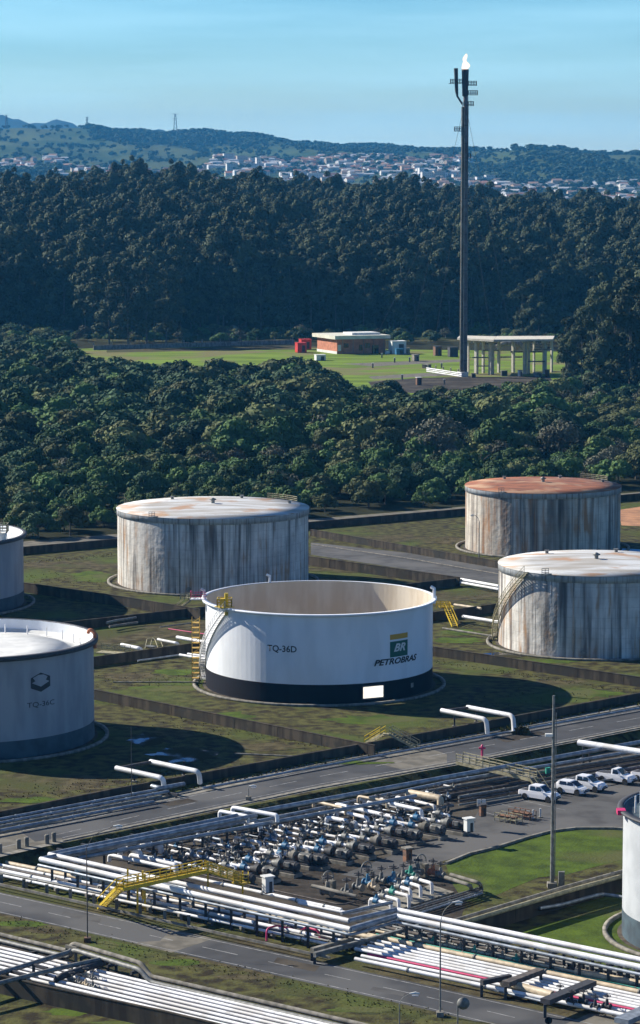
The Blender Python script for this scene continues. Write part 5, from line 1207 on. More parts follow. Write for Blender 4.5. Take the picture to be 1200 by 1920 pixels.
# goose-neck pipes over the wall
def goose(a, b, c, d, words, side):
    pipe([a, b, c], .34, 'white', 'big white goose-neck pipe over the dark wall %s, %s' % (side, words[0]), z0=0, bend=.8)
    pipe([d[0], d[1], d[2]], .34, 'white', 'big white goose-neck pipe over the dark wall %s, %s' % (side, words[1]), z0=0, bend=.8)
goose((218, 1440, 2.2), (306, 1459, 2.2), (308, 1480, .5), ((282, 1428, 2.2), (373, 1447, 2.2), (375, 1468, .5)), ('lower one', 'upper one'), 'left of the stile')
goose((828, 1332, 2.6), (912, 1349, 2.6), (914, 1375, .5), ((876, 1326, 2.6), (962, 1342, 2.6), (964, 1371, .5)), ('lower one', 'upper one'), 'right of the stile')
pipe([(219, 1441, 2.2), (283, 1429, 2.2)], .22, 'dull', 'dark link pipe joining the two left goose-neck pipes', z0=0)
pipe([(830, 1333, 2.6), (877, 1327, 2.6)], .2, 'dull', 'dark link pipe joining the two right goose-neck pipes', z0=0)
for k, (x, y, h, s) in enumerate([(252, 1466, 2.0, 'left'), (345, 1455, 2.0, 'left'), (852, 1362, 2.4, 'right'), (893, 1354, 2.4, 'right')]):
    p = W(x, y); t = thing('pipe_post', 'thin dark post holding the %s goose-neck pipes, %s of two' % (s, ('first', 'second')[k % 2]), 'post', p); part(MB().beam(p, p + Vector((0, 0, h)), .22, .22), 'shaft', M['steel'], t); part(MB().box(p + Vector((0, 0, .08)), (.6, .6, .16)), 'foot', M['conc'], t)
pipe([(285, 1474, .9), (300, 1478, .9), (345, 1470, .6)], .3, 'alu', 'stubby silvery elbow pipe beside the left goose-neck pipes', z0=0)
# corridor pipes
CP = [([(200, 1168, 1.3), (215, 1164, 1.3), (255, 1158, 1.3)], .22, 'grey', 'grey hooked pipe in the corridor behind the hexagon tank'), ([(205, 1175, 1.0), (258, 1167, 1.0)], .2, 'conc', 'short grey pipe in the corridor below the grey hooked pipe'),
      ([(228, 1209, 1.4), (262, 1216, 1.4), (267, 1222, .3)], .32, 'white', 'thick short white elbow pipe above the near corridor wall'), ([(296, 1199, 1.4), (332, 1206, 1.4), (338, 1213, .3)], .24, 'white', 'white elbow pipe in the middle of the corridor left of the white tank'),
      ([(332, 1195, 1.4), (400, 1207, 1.4)], .32, 'white', 'thick white pipe running into the left flank of the white tank'), ([(316, 1179, 1.8), (392, 1190, 1.8)], .09, 'pink', 'thin red pipe running to the left flank of the white tank'),
      ([(337, 1228, 1.2), (400, 1238, 1.2)], .24, 'white', 'upper white pipe entering the foot of the white tank from the left'), ([(352, 1226, 1.2), (400, 1233, 1.2)], .2, 'white', 'second white pipe entering the white tank foot, just behind the first'),
      ([(258, 1239, .6), (338, 1228, 1.0)], .16, 'alu', 'slim silvery pipe along the near corridor wall'),
      ([(862, 1086, 1.2), (935, 1099, 1.2)], .30, 'white', 'upper thick white pipe left of the near streaked tank'), ([(862, 1092, .8), (935, 1105, .8)], .26, 'white', 'lower thick white pipe left of the near streaked tank'),
      ([(852, 1134, 1.3), (902, 1141, 1.3)], .26, 'cream', 'short cream pipe stub right of the yellow stair'), ([(868, 1156, 1.3), (945, 1168, 1.3)], .32, 'white', 'thick white pipe running into the near streaked tank'),
      ([(830, 1178, .7), (932, 1194, .7)], .18, 'conc', 'long low pale pipe below the thick white pipe of the near streaked tank'),
      ([(212, 1279, .5), (372, 1279, .5)], .12, 'conc', 'thin pale pipe on the grass between hexagon tank and white tank'), ([(440, 1413, .4), (548, 1418, .4)], .12, 'conc', 'thin pale pipe on the grass above the upper road wall'),
      ([(583, 1020, .3), (760, 1046, .3), (935, 1076, .3)], .08, 'conc', 'thin pale pipe along the gravel path behind the white tank'),
      ([(300, 1176, .5), (375, 1166, .5)], .12, 'grey', 'thin grey pipe on the dirt strip of the corridor')]
for pts, r, m, lb_ in CP: pipe(pts, r, m, lb_, z0=0, bend=.6)
# dull lines across the yard
for k in range(7):
    y1 = 1416 + k * 7.2; xs = 560 - 40 * k if k < 4 else 860; y0 = y1 + (1290 - xs) * .168
    pipe([(1290, y1 - 22, .6), (xs, y0 - 22, .6)], (.16, .2, .14, .2, .22, .16, .14)[k], ('dull', 'grey', 'dull', 'dull', 'grey', 'dull', 'grey')[k], 'dull %s pipe in the dirt lane below the upper road, %s from the road' % (('brown', 'grey', 'brown', 'brown', 'grey', 'brown', 'grey')[k], ORD[k]), flanges=8)
for k in range(5):
    y0 = 1600 + k * 12; pipe([(255 + 40 * k, y0 - 5, .5), (860 - 10 * k, y0 - (605 - 50 * k) * .183, .5)], (.14, .18, .12, .16, .14)[k], ('dull', 'grey', 'dull', 'grey', 'dull')[k], 'dark collecting pipe through the pump manifolds, %s from the road' % ORD[k], flanges=10)

# pump sets
def pump_proto(m, m2):
    t = thing('pump_set', '', 'pump', (0, 0, 0))
    part(MB().box((0, 0, .2), (4.0, 1.5, .4)), 'plinth', M['conc'], t); part(MB().box((0, 0, .5), (3.6, 1.1, .2)), 'base_frame', M['steel'], t)
    mt = part(MB().tube([(.3, 0, 1.15), (1.75, 0, 1.15)], .52, 14), 'motor', M[m], t)
    mb = MB()
    for k in range(12): a = k * math.pi / 6; mb.beam((.4, math.cos(a) * .53, 1.15 + math.sin(a) * .53), (1.6, math.cos(a) * .53, 1.15 + math.sin(a) * .53), .05, .09)
    part(mb, 'cooling_fin', M[m], mt); part(MB().tube([(1.75, 0, 1.15), (2.05, 0, 1.15)], [.5, .4], 14), 'fan_cowl', M['steel'], mt); part(MB().box((1.0, -.55, 1.35), (.5, .35, .45)), 'terminal_box', M[m2], mt)
    part(MB().box((-.05, 0, 1.0), (.6, .5, .5)), 'coupling_guard', M['rustm'], t)
    c = MB(); c.tube([(-.9, 0, 1.1), (-.4, 0, 1.1)], .62, 16); c.tube([(-1.5, 0, 1.1), (-.9, 0, 1.1)], [.38, .42], 12); c.tube([(-.65, .25, 1.1), (-.65, .25, 1.8)], .2, 10); part(c, 'pump_casing', M[m2], t)
    part(MB().tube([(-1.5, 0, 1.1), (-3.2, 0, 1.1), (-5.4, 0, 1.1)], .2, 10), 'suction_line', M['white'], t)
    part(MB().tube([(-.65, .25, 1.7), (-.65, .25, 2.0), (-3.0, .25, 2.0), (-3.0, .25, .6)], .14, 8, bend=.3), 'discharge_line', M['white'], t)
    for x, y, z in ((-2.6, 0, 1.1), (-2.1, .25, 2.0)):
        v = part(MB().tube([(x - .3, y, z), (x + .3, y, z)], .4, 10).tube([(x, y, z), (x, y, z + .7)], [.22, .1], 8), 'valve', M['blue'] if m == 'grey' else M['grey'], t)
        part(MB().tube([(x + math.cos(a) * .35, y + math.sin(a) * .35, z + .85) for a in [q * math.pi / 5 for q in range(11)]], .05, 5, caps=False).beam((x - .35, y, z + .85), (x + .35, y, z + .85), .05, .05), 'handwheel', M['steel'], v)
    return t
PP = [pump_proto('steel', 'grey'), pump_proto('grey', 'steel'), pump_proto('steel', 'conc'), pump_proto('grey', 'conc')]; used = set()
PX = [(448, 1662), (492, 1651), (532, 1640), (585, 1627), (630, 1617), (672, 1607), (716, 1596), (762, 1580), (806, 1570), (848, 1562), (560, 1625), (742, 1577)]
for k, (x, y) in enumerate(sorted(PX)):
    i = (0, 1, 0, 3, 2, 1, 0, 2, 0, 1, 3, 0)[k]; p = Y(x, y); lb_ = 'pump and dark motor on a plinth, %s from the left in the yard row' % ORD[k]; g = 'pump sets in the yard row'
    if i not in used: used.add(i); r = PP[i]; r.location = p; r.rotation_euler = (0, 0, aB + .06); tag(r, lb_, group=g)
    else: r = dup(PP[i], p, aB + .06, 1.0, lb_, g)
    r.scale = (1.08,) * 3
# branch pipes between the blue-grey bundle and the pumps
rB = random.Random(5); brs = []
gaps = []
for k in range(27):
    x0 = 190 + 25.5 * k; y0 = 1588 - 123 * (x0 - 190) / 670; s_ = rB.uniform(2, 30); r_ = rB.choice([.11, .14, .17, .2]); h_ = rB.choice([.6, .8, .9])
    while s_ < 330:
        ln = rB.choice([16, 24, 34, 48]); x, y = x0 + s_, y0 + .205 * s_; xe, ye = x + ln, y + .205 * ln
        pump = 1655 - .265 * (xe - 462)
        if xe > 872 or (xe > 430 and ye > pump - 22) or ye > 1606 + .216 * (xe - 92) - 9: break
        if rB.random() < .78: brs.append((x, y, ln, r_, h_))
        gaps.append((xe + 3, ye + .6, h_)); s_ += ln + rB.choice([6, 8, 12])
brs.sort(key=lambda q: q[0] + (q[1] - 1500) * 1.2)
def yard_words(x, y):
    fr = y - (1580 - 123 * (x - 225) / 640)
    return ('nearest the road' if fr < 25 else 'in the middle rows' if fr < 50 else 'close to the pumps') + (', left end of the pump yard' if x < 380 else ', left of centre in the pump yard' if x < 530 else ', centre of the pump yard' if x < 680 else ', right end of the pump yard')
for k, (x, y, ln, r, h) in enumerate(brs):
    m = rB.choice(['white'] * 7 + ['cream', 'alu', 'grey', 'alu'])
    w = dict(white='white', cream='cream', grey='grey', alu='silvery')[m]
    pts = [(x, y, h), (x + ln, y + ln * .205, h)]
    a, b = Y(*pts[0]), Y(*pts[1]); u = (b - a).normalized()
    t = solo(MB().tube([a - Vector((0, 0, h * .8)), a, b, b - Vector((0, 0, h * .8))], r, 8, bend=.35), 'branch_pipe', M[m], '%s %s branch pipe, %s' % ('long' if ln > 40 else 'short', w, yard_words(x, y)), 'pipe', a, '%s %s branch pipes %s' % ('long' if ln > 40 else 'short', w, yard_words(x, y)))
    if ln > 18:
        p = a.lerp(b, .3 + .4 * rB.random()); v = part(MB().tube([p - u * .28, p + u * .28], r * 1.8, 8).tube([p, p + Vector((0, 0, .8))], [r * 1.1, .06], 6), 'valve', M[rB.choice(['grey', 'steel', 'alu', 'conc', 'blue'])], t)
        part(MB().tube([p + Vector((math.cos(q) * .32, math.sin(q) * .32, .85)) for q in [j * math.pi / 4 for j in range(9)]], .05, 4, caps=False), 'handwheel', M['steel'], v)
LG = [((588, 1502, 2.0), (648, 1516, 2.0), .2, 'cream', 'long cream'), ((630, 1508, 2.0), (738, 1532, 2.0), .26, 'white', 'very long white'), ((683, 1496, 2.2), (790, 1519, 2.2), .26, 'white', 'very long white'), ((766, 1486, 2.4), (826, 1497, 2.4), .45, 'cream', 'fat pale'), ((743, 1494, 1.6), (815, 1511, 1.6), .2, 'white', 'slim white'),
      ((613, 1533, 1.4), (668, 1543, 1.4), .3, 'white', 'thick white'), ((632, 1520, 1.4), (690, 1534, 1.4), .24, 'white', 'white'), ((205, 1603, 1.4), (330, 1630, 1.4), .24, 'white', 'long white'), ((225, 1590, 1.5), (262, 1598, 1.5), .36, 'white', 'thick white'), ((268, 1581, 1.5), (302, 1587, 1.5), .4, 'white', 'thick stubby white'),
      ((245, 1603, 1.2), (330, 1622, 1.2), .28, 'white', 'long thick white'), ((412, 1521, 3.3), (465, 1531, 3.3), .25, 'white', 'raised white'), ((436, 1514, 3.5), (520, 1529, 3.5), .27, 'white', 'raised thick white'), ((462, 1541, 2.0), (488, 1547, 2.0), .3, 'white', 'short raised white'), ((672, 1493, 2.4), (726, 1503, 2.4), .2, 'cream', 'yellowish')]
for k, (a, b, r, m, w) in enumerate(LG):
    A_, B_ = Y(*a), Y(*b); dz = Vector((0, 0, min(a[2] - .1, .8)))
    t = solo(MB().tube([A_ - dz, A_, B_, B_ - dz], r, 10, bend=.7), 'branch_pipe', M[m], '%s pipe with bent-down ends in the pump yard, %s from the left' % (w, ORD[sorted(range(len(LG)), key=lambda q: LG[q][0][0]).index(k)]), 'pipe', A_)
for (x, y, h_) in gaps:
    if rB.random() < .3: continue
    put_valve(Y(x, y, h_), rB.uniform(.7, 1.0), rB.choice(['grey', 'conc', 'steel', 'alu']), 'steel', 'upright handwheel valve, ' + yard_words(x, y), 'handwheel valves ' + yard_words(x, y), aB)
# second, smaller manifold near the lawn
pd = thing('manifold_slab', 'long pale concrete kerb slab under the small valve group by the lawn', 'slab', Y(700, 1705)); part(MB().prism([Y(672, 1707), Y(722, 1718), Y(852, 1678), Y(808, 1664)], .35), 'slab', M['conc'], pd)
UP = [(716, 1687, 30), (728, 1678, 32), (745, 1670, 34), (760, 1661, 22), (777, 1654, 24), (792, 1647, 30)]
for k, (x, y, ln) in enumerate(UP):
    a, b = Y(x - 22, y - 2, 1.55), Y(x + ln - 12, y + 5 + ln * .15, 1.55)
    t = solo(MB().tube([a - Vector((0, 0, 1.2)), a, b, b - Vector((0, 0, 1.45))], .21, 10, bend=.4), 'manifold_pipe', M['white'], 'white arched pipe of the small valve group, %s from the left' % ORD[k], 'pipe', a, 'arched pipes of the small valve group')
    p = a.lerp(b, .3); v = part(MB().tube([p - BX * .3, p + BX * .3], .4, 10).tube([p, p + Vector((0, 0, .8))], [.3, .12], 8), 'valve', M[('blue', 'grey', 'teal', 'grey', 'blue', 'grey')[k]], t)
    part(MB().tube([p + Vector((math.cos(q) * .4, math.sin(q) * .4, .9)) for q in [j * math.pi / 5 for j in range(11)]], .06, 5, caps=False), 'handwheel', M['steel'], v)
for k, (x, y, s_, m) in enumerate([(614, 1672, 1.5, 'conc'), (650, 1672, 1.2, 'grey'), (672, 1663, 1.3, 'grey'), (690, 1655, 1.3, 'blue'), (700, 1663, 1.2, 'cream'), (715, 1650, 1.2, 'grey'), (738, 1652, 1.4, 'blue'), (770, 1640, 1.3, 'teal'), (756, 1645, 1.2, 'grey'), (812, 1636, 1.2, 'orange'), (826, 1640, 1.1, 'grey'), (784, 1634, 1.2, 'grey')]):
    put_valve(Y(x, y, .8), s_, m, 'steel', 'stout valve of the small group by the lawn, %s from the left' % ORD[sorted([614, 650, 672, 690, 700, 715, 738, 770, 756, 812, 826, 784]).index(x)], 'stout valves of the small group', aB)
for k, (x, y) in enumerate([(615, 1658), (687, 1640), (789, 1626)]):     # big upright wheels
    p = Y(x, y + 16); t = thing('handwheel_drive', 'big grey upright handwheel on its gearbox by the lawn, %s from the left' % ORD[k], 'handwheel', p); mb = MB(); c = p + Vector((0, 0, 1.7)); n_ = 16
    mb.tube([c + AX * (.85 * math.cos(q)) + Vector((0, 0, .85 * math.sin(q))) for q in [j * 2 * math.pi / n_ for j in range(n_ + 1)]], .07, 6, caps=False)
    for q in range(4): mb.beam(c, c + AX * (.85 * math.cos(q * 1.57)) + Vector((0, 0, .85 * math.sin(q * 1.57))), .07, .07)
    part(mb, 'wheel', M['grey'], t); part(MB().box(p + Vector((0, 0, .8)) + BX * .5, (.9, .7, 1.5), aB), 'gearbox', M['conc'], t)
pipe([(585, 1661, 1.3), (600, 1664, 1.3), (640, 1674, 1.3), (668, 1681, 1.1)], .22, 'conc', 'pale pipe leading to the leftmost big upright handwheel')
pipe([(845, 1640, 1.6), (900, 1656, 1.6), (903, 1668, .2)], .22, 'conc', 'pale bent pipe ending on the lawn, farther of two')
pipe([(835, 1645, 1.6), (882, 1660, 1.6), (885, 1672, .2)], .22, 'conc', 'pale bent pipe ending on the lawn, nearer of two')
for k in range(4): pipe([(668, 1735 + k * 5, .6), (905, 1663 + k * 4, .6)], .13, ('grey', 'dull', 'grey', 'alu')[k], 'dull line running from the rack corner towards the lawn, %s from the valve group' % ORD[k], flanges=5)
# pipes on the black wall and pond pipe by the right tank
for k in range(2): pipe([(845, 1729 + 8 * k, 2.35 - .1 * k), (1060, 1664 + 8 * k, 2.35 - .1 * k), (1165, 1635 + 8 * k, 2.35 - .1 * k), (1290, 1601 + 8 * k, 2.35 - .1 * k)], .26, 'conc' if k == 0 else 'ygrey', 'pale pipe lying along the black shaded wall by the lawn, %s one' % ('farther', 'nearer')[k], bend=.3)
pipe([(1012, 1703, .9), (1050, 1697, .9), (1128, 1676, .9), (1180, 1684, .9)], .2, 'alu', 'slim silvery pipe on the grass leading to the white tank on the right')
pipe([(1085, 1392, 3.6), (1215, 1412, 3.6)], .42, 'white', 'fat pale overhead pipe at the right edge above the parked cars')
support(Y(1100, 1432), 1.6, 3.2, aA, 'steel frame under the left end of the fat overhead pipe', 'frames of the fat overhead pipe'); support(Y(1212, 1452), 1.6, 3.2, aA, 'steel frame under the right end of the fat overhead pipe', 'frames of the fat overhead pipe', m='orange')
# ================================================================== WALKWAYS, RAILS, LAMPS, SIGNS, CARS
def guard():
    xs = [(3, 1659), (45, 1669), (88, 1679), (132, 1688), (176, 1698), (219, 1707), (263, 1717), (309, 1728), (354, 1738)]
    t = thing('guard_rail', 'long guard rail on square grey posts between the pipes and the lower road', 'guard rail', Y(*xs[0]))
    for x, y in [(-38, 1649)] + xs: part(MB().beam(Y(x, y), Y(x, y) + Vector((0, 0, 1.3)), .36, .36), 'post', M['conc'], t)
    for h in (.35, .75): part(MB().beam(Y(-60, 1645, h) - NX * .1, Y(620, 1796, h) - NX * .1, .12, .28), 'rail', M['conc'], t)
guard()
for k, (x, y) in enumerate([(35, 1591), (50, 1587), (88, 1582), (101, 1578), (0, 1600)]):
    p = W(x, y); t = thing('bollard', 'stubby concrete bollard at the end of the upper road slab, %s from the left' % ORD[sorted([35, 50, 88, 101, 0]).index(x)], 'bollard', p)
    part(MB().tube([p, p + Vector((0, 0, 1.0))], .28, 10), 'shaft', M['conc'], t); part(MB().tube([p + Vector((0, 0, 1.0)), p + Vector((0, 0, 1.15))], [.32, .2], 10), 'cap', M['conc'], t)
# yellow crossing walkway
def walkway():
    z = 4.3; a, b, c, d = Y(225, 1666, z), Y(385, 1632, z), Y(398, 1634, z - .8), Y(452, 1655, z - 1.6)
    t = thing('yellow_walkway', 'bright yellow steel crossover walkway with stairs over the elevated pipes', 'walkway', Y(190, 1703))
    dk = part(MB().beam(a, b, 1.1, .14), 'deck', M['yellow'], t)
    for s in (-1, 1):
        o = NX * 0; n = (b - a).normalized().cross(Vector((0, 0, 1))) * .55 * s
        part(MB().beam(a + n, b + n, .12, .42), 'side_beam', M['yellow'], t)
        mb = MB(); railing(mb, [a + n, b + n], 1.1, 1.5, .045); part(mb, 'handrail', M['yellow'], t)
    st = MB(); e = Y(190, 1702, .2); n = (a - e).normalized().cross(Vector((0, 0, 1))) * .5
    for s in (-1, 1): st.beam(e + n * s, a + n * s, .1, .3)
    for k in range(13): q = e.lerp(a, (k + .5) / 13); st.beam(q - n, q + n, .3, .05)
    part(st, 'stair', M['yellow'], t); mb = MB()
    for s in (-1, 1): mb.beam(e + n * s + Vector((0, 0, 1.1)), a + n * s + Vector((0, 0, 1.1)), .08, .08); [mb.beam(e.lerp(a, q) + n * s, e.lerp(a, q) + n * s + Vector((0, 0, 1.1)), .08, .08) for q in (0, .33, .66, 1)]
    part(mb, 'stair_rail', M['yellow'], t)
    p2 = part(MB().beam(b, d, 1.0, .14), 'platform', M['yellow'], t); mb = MB(); n = (d - b).normalized().cross(Vector((0, 0, 1))) * .5
    for s in (-1, 1): railing(mb, [b + n * s, d + n * s], 1.1, .9, .05)
    mb.box(d, (1.6, 1.4, .14), aB); railing(mb, [d + Vector((-.7, -.7, 0)), d + Vector((.8, -.7, 0)), d + Vector((.8, .7, 0))], 1.1, .7, .05); part(mb, 'platform_rail', M['yellow'], p2)
    for x, y in ((258, 1712), (272, 1709), (240, 1700), (268, 1703)):
        p = Y(x, y); q = Vector((p.x, p.y, ZY + z)); part(MB().beam(p, Vector((p.x, p.y, ZY + z)), .22, .22), 'column', M['yellow'], t)
    for x, y in ((390, 1672), (455, 1690)): p = Y(x, y); part(MB().beam(p, p + Vector((0, 0, z - .8)), .2, .2), 'column', M['yellow'], t)
walkway()
# footbridge below the upper road
def footbridge(a, b, z0, za, zb, w, label, m, name='footbridge', dip=True):
    A_, B_ = W(*a, z0 + za), W(*b, z0 + zb); t = thing(name, label, 'footbridge', Vector((A_.x, A_.y, z0))); d = (B_ - A_).normalized(); n = d.cross(Vector((0, 0, 1))) * w / 2
    part(MB().beam(A_, B_, w, .12), 'deck', M['grey'], t)
    for s in (-1, 1):
        part(MB().beam(A_ + n * s - Vector((0, 0, .1)), B_ + n * s - Vector((0, 0, .1)), .1, .45), 'side_beam', M[m], t)
        mb = MB(); railing(mb, [A_ + n * s, B_ + n * s], 1.15, 1.2, .05); part(mb, 'handrail', M[m], t)
    return t, A_, B_, d, n
t, A_, B_, d, n = footbridge((862, 1427), (1000, 1459), 0, .9, .4, 1.5, 'faded yellow footbridge spanning the dark bank between upper road and parking lot', 'ygrey')
for q in (.35, .95):
    p = A_.lerp(B_, q); part(MB().beam(Vector((p.x, p.y, ZY)), p, .3, .3), 'column', M['steel'], t)
st = MB(); e = B_ + d * 2.0; e.z = ZY
for s in (-1, 1): st.beam(B_ + n * s, e + n * s, .1, .3); st.beam(B_ + n * s + Vector((0, 0, 1.1)), e + n * s + Vector((0, 0, 1.1)), .08, .08)
for k in range(9): q = B_.lerp(e, (k + .5) / 9); st.beam(q - n, q + n, .3, .05)
part(st, 'stair', M['ygrey'], t)
def stile():
    a, b, c, e = W(688, 1394, 0), W(718, 1376, 1.9), W(732, 1376, 1.9), W(785, 1404, .1); t = thing('wall_stile', 'pale yellow steel stile with stairs and handrails over the dark roadside wall', 'stile', a)
    for nm, p, q, k_ in (('far_stair', a, b, 7), ('near_stair', c, e, 10)):
        d = (q - p).normalized(); n = d.cross(Vector((0, 0, 1))).normalized() * .5; mb = MB()
        for s in (-1, 1): mb.beam(p + n * s, q + n * s, .1, .28)
        for k in range(k_): w_ = p.lerp(q, (k + .5) / k_); mb.beam(w_ - n, w_ + n, .28, .05)
        f = part(mb, nm, M['ygrey'], t); mb = MB()
        for s in (-1, 1):
            for h in (.55, 1.1): mb.beam(p + n * s + Vector((0, 0, h)), q + n * s + Vector((0, 0, h)), .07, .07)
            for w_ in (0, .33, .66, 1): v = p.lerp(q, w_) + n * s; mb.beam(v, v + Vector((0, 0, 1.1)), .07, .07)
        part(mb, 'handrail', M['ygrey'] if nm[0] == 'n' else M['yellow'], f)
    part(MB().beam(b, c, 1.1, .12), 'landing', M['ygrey'], t)
stile()
def small_stair(a, b, label, m, plat=None):
    t = thing('access_stair', label, 'stair', Vector((b.x, b.y, 0))); d = (b - a).normalized(); n = d.cross(Vector((0, 0, 1))).normalized() * .5; mb = MB()
    for s in (-1, 1): mb.beam(a + n * s, b + n * s, .12, .28)
    for k in range(10): w_ = a.lerp(b, (k + .5) / 10); mb.beam(w_ - n, w_ + n, .28, .05)
    part(mb, 'flight', m, t); mb = MB()
    for s in (-1, 1): mb.beam(a + n * s + Vector((0, 0, 1.1)), b + n * s + Vector((0, 0, 1.1)), .09, .09); mb.beam(b + n * s, b + n * s + Vector((0, 0, 1.1)), .08, .08); mb.beam(a + n * s, a + n * s + Vector((0, 0, 1.1)), .08, .08)
    part(mb, 'handrail', m, t); pl = MB().box(a + (a - b).normalized() * .6 * Vector((1, 1, 0)).length * .6, (2.6, 1.6, .12), .1); pp = part(pl, 'landing', m, t)
    mb = MB(); c = a + Vector((-.6, 0, 0)); railing(mb, [c + Vector((-1.3, -.8, 0)), c + Vector((1.0, -.8, 0))], 1.1, .8, .05); railing(mb, [c + Vector((-1.3, .8, 0)), c + Vector((1.0, .8, 0))], 1.1, .8, .05); part(mb, 'landing_rail', m, pp)
small_stair(W(838, 1140, 2.4), W(853, 1175, .1), 'yellow stair and landing over the corridor wall right of the white tank', M['yellow'])
small_stair(W(358, 1124, 2.0), W(332, 1144, .1), 'thin pale stair over the corridor wall left of the white tank', M['ygrey'])
# low covered stairs in the corridor: pale arched handrail and box
t = thing('arched_rail', 'small pale arched handrail in the corridor left of the white tank', 'handrail', W(283, 1216)); mb = MB()
for q in (0, .8):
    mb.tube([W(272, 1216) + Vector((q, q, 0)), W(276, 1208, 0) + Vector((q, q, 1.0)), W(290, 1208, 0) + Vector((q, q, 1.0)), W(296, 1214) + Vector((q, q, 0))], .07, 6, bend=.5)
part(mb, 'rail', M['ygrey'], t); part(MB().box(W(283, 1215) + Vector((0, 0, .3)), (1.8, 1, .15), aB), 'tread', M['grey'], t)
# valve platform at left corridor
t = thing('valve_platform', 'low yellowish valve platform with railing beside the hexagon tank in the corridor', 'platform', W(205, 1222)); part(MB().beam(W(185, 1222, .8), W(240, 1226, .8), 2.2, .15), 'deck', M['ygrey'], t)
mb = MB(); railing(mb, [W(190, 1218, .8), W(245, 1223, .8)], 1.1, 1.2, .05); part(mb, 'handrail', M['ygrey'], t); mb = MB()
for x in (192, 212, 234): mb.beam(W(x, 1222, 0), W(x, 1222, .8), .2, .2)
part(mb, 'leg_frame', M['conc'], t)

# lamp posts
def lamp(bx, by, hy, armx, army, z0, label, r=.13, m='grey', base=None):
    p = W(bx, by, z0); H = height_at(p, hy); t = thing('lamp_post', label, 'lamp post', p)
    part(MB().tube([p, p + Vector((0, 0, H))], [r * 1.4, r], 8), 'pole', M[m], t)
    dx = (armx - bx) / FPX * (p.y + 20); e = p + Vector((dx, 0, height_at(p, army))); top = p + Vector((0, 0, H))
    part(MB().tube([top, top.lerp(e, .25) + Vector((0, 0, abs(e.z - top.z) * .35)), e], r * .6, 6, bend=.6), 'arm', M[m], t)
    hd = part(MB().tube([e - Vector((.1, 0, 0)), e + Vector((.5 if dx > 0 else -.5, 0, .05)), e + Vector((.9 if dx > 0 else -.9, 0, -.02))], [.06, .15, .09], 8), 'lamp_head', M['wwall'], t); part(MB().box(e + Vector((.5 if dx > 0 else -.5, 0, -.2)), (.6, .25, .06)), 'lens', M['lamp'], hd)
    part(MB().box(p + Vector((0, 0, .25)), (.7, .7, .5)), 'foot', M['rustm'] if m == 'dull' else M['conc'], t)
lamp(164, 1766, 1590, 214, 1549, ZY, 'tall thin rusty lamp post with a long curved arm beside the lower road', .055, 'dull')
lamp(825, 1906, 1728, 848, 1692, ZY, 'tall grey lamp post with a slanting arm in front of the right-hand pipe rack', .065)
lamp(749, 1935, 1882, 768, 1863, ZY, 'slender lamp post top at the bottom edge left of the mirror', .05)
p = W(247, 1502); t = thing('thin_pole', 'very thin dark pole beside the left goose-neck pipes', 'pole', p); H = height_at(p, 1362); part(MB().tube([p, p + Vector((0, 0, H))], [.06, .03], 6), 'shaft', M['steel'], t); part(MB().box(p + Vector((0, 0, .1)), (.4, .4, .2)), 'foot', M['conc'], t)
lamp(466, 1500, 1480, 468, 1474, 0, 'short lamp with a white globe-like head beside the upper road', .06)
lamp(898, 1058, 978, 890, 966, 0, 'slim pale lamp post in front of the rusty-roofed tank', .09)
p = Y(1035, 1664); H = height_at(p, 1304); t = thing('mast', 'tall thick grey lighting mast standing between the lawn and the parked cars', 'mast', p); part(MB().tube([p, p + Vector((0, 0, H))], [.24, .14], 12), 'pole', M['grey'], t)
part(MB().box(p + Vector((0, 0, .3)), (1.1, 1.1, .6)), 'foot', M['conc'], t); part(MB().box(p + Vector((1.1, .3, .9)), (.7, .5, 1.8)), 'switch_box', M['grey'], t); part(MB().box(p + Vector((-.5, 0, H - 4.6)), (.9, .4, .3)), 'floodlight', M['wwall'], t)
mb = MB(); ladder(mb, p + Vector((.3, -.1, 1)), H - 3, Vector((1, 0, 0)), .35); part(mb, 'climbing_rungs', M['grey'], t)
# traffic mirror, round sign
p = Y(858, 1922); H = height_at(p, 1884); t = thing('traffic_mirror', 'round convex traffic mirror seen from behind on a pale post at the bottom edge', 'mirror', p); part(MB().tube([p, p + Vector((0, 0, H))], .07, 8), 'post', M['grey'], t)
c = p + Vector((.55, 0, H + .1)); part(MB().tube([c + Vector((.05, -.14, 0)), c + Vector((0, 0, 0)), c + Vector((0, .1, 0))], [.3, .58, .62], 20), 'mirror_shell', M['rustm'] if False else M['grey'], t)
p = Y(1028, 1938); H = height_at(p, 1913); t = thing('round_sign', 'black round sign on a post at the bottom edge, seen from behind', 'sign', p); part(MB().tube([p, p + Vector((0, 0, H))], .05, 8), 'post', M['steel'], t); c = p + Vector((0, -.06, H)); part(MB().tube([c, c + Vector((0, -.06, 0))], .36, 20), 'sign_plate', M['black'], t)
p = Y(149, 1664); t = thing('notice_board', 'small pale blue board on posts by the guard rail', 'board', p); part(MB().box(p + Vector((0, 0, 1.7)), (1.1, .08, .7), .1), 'panel', mat('pale_blue_panel', (.38, .52, .58), .6), t)
for s in (-.4, .4): part(MB().beam(p + Vector((s, 0, 0)), p + Vector((s, 0, 1.4)), .07, .07), 'post', M['steel'], t)
cabin(502, 1674, 1.0, .9, 1.7, M['wwall'], 'pale pinkish electrical cabinet at the left edge of the pump yard', 'cabinet', 'cabinet', 'wwall', .5)
cabin(764, 1618, .8, .8, 1.6, M['rustm'], 'narrow brownish cabinet alone in the middle of the pump yard', 'cabinet', 'cabinet', 'conc', .5)
cabin(879, 1560, 1.0, .8, 1.5, M['wwall'], 'pale cabinet at the right end of the pump row', 'cabinet', 'cabinet', 'wwall', .5)
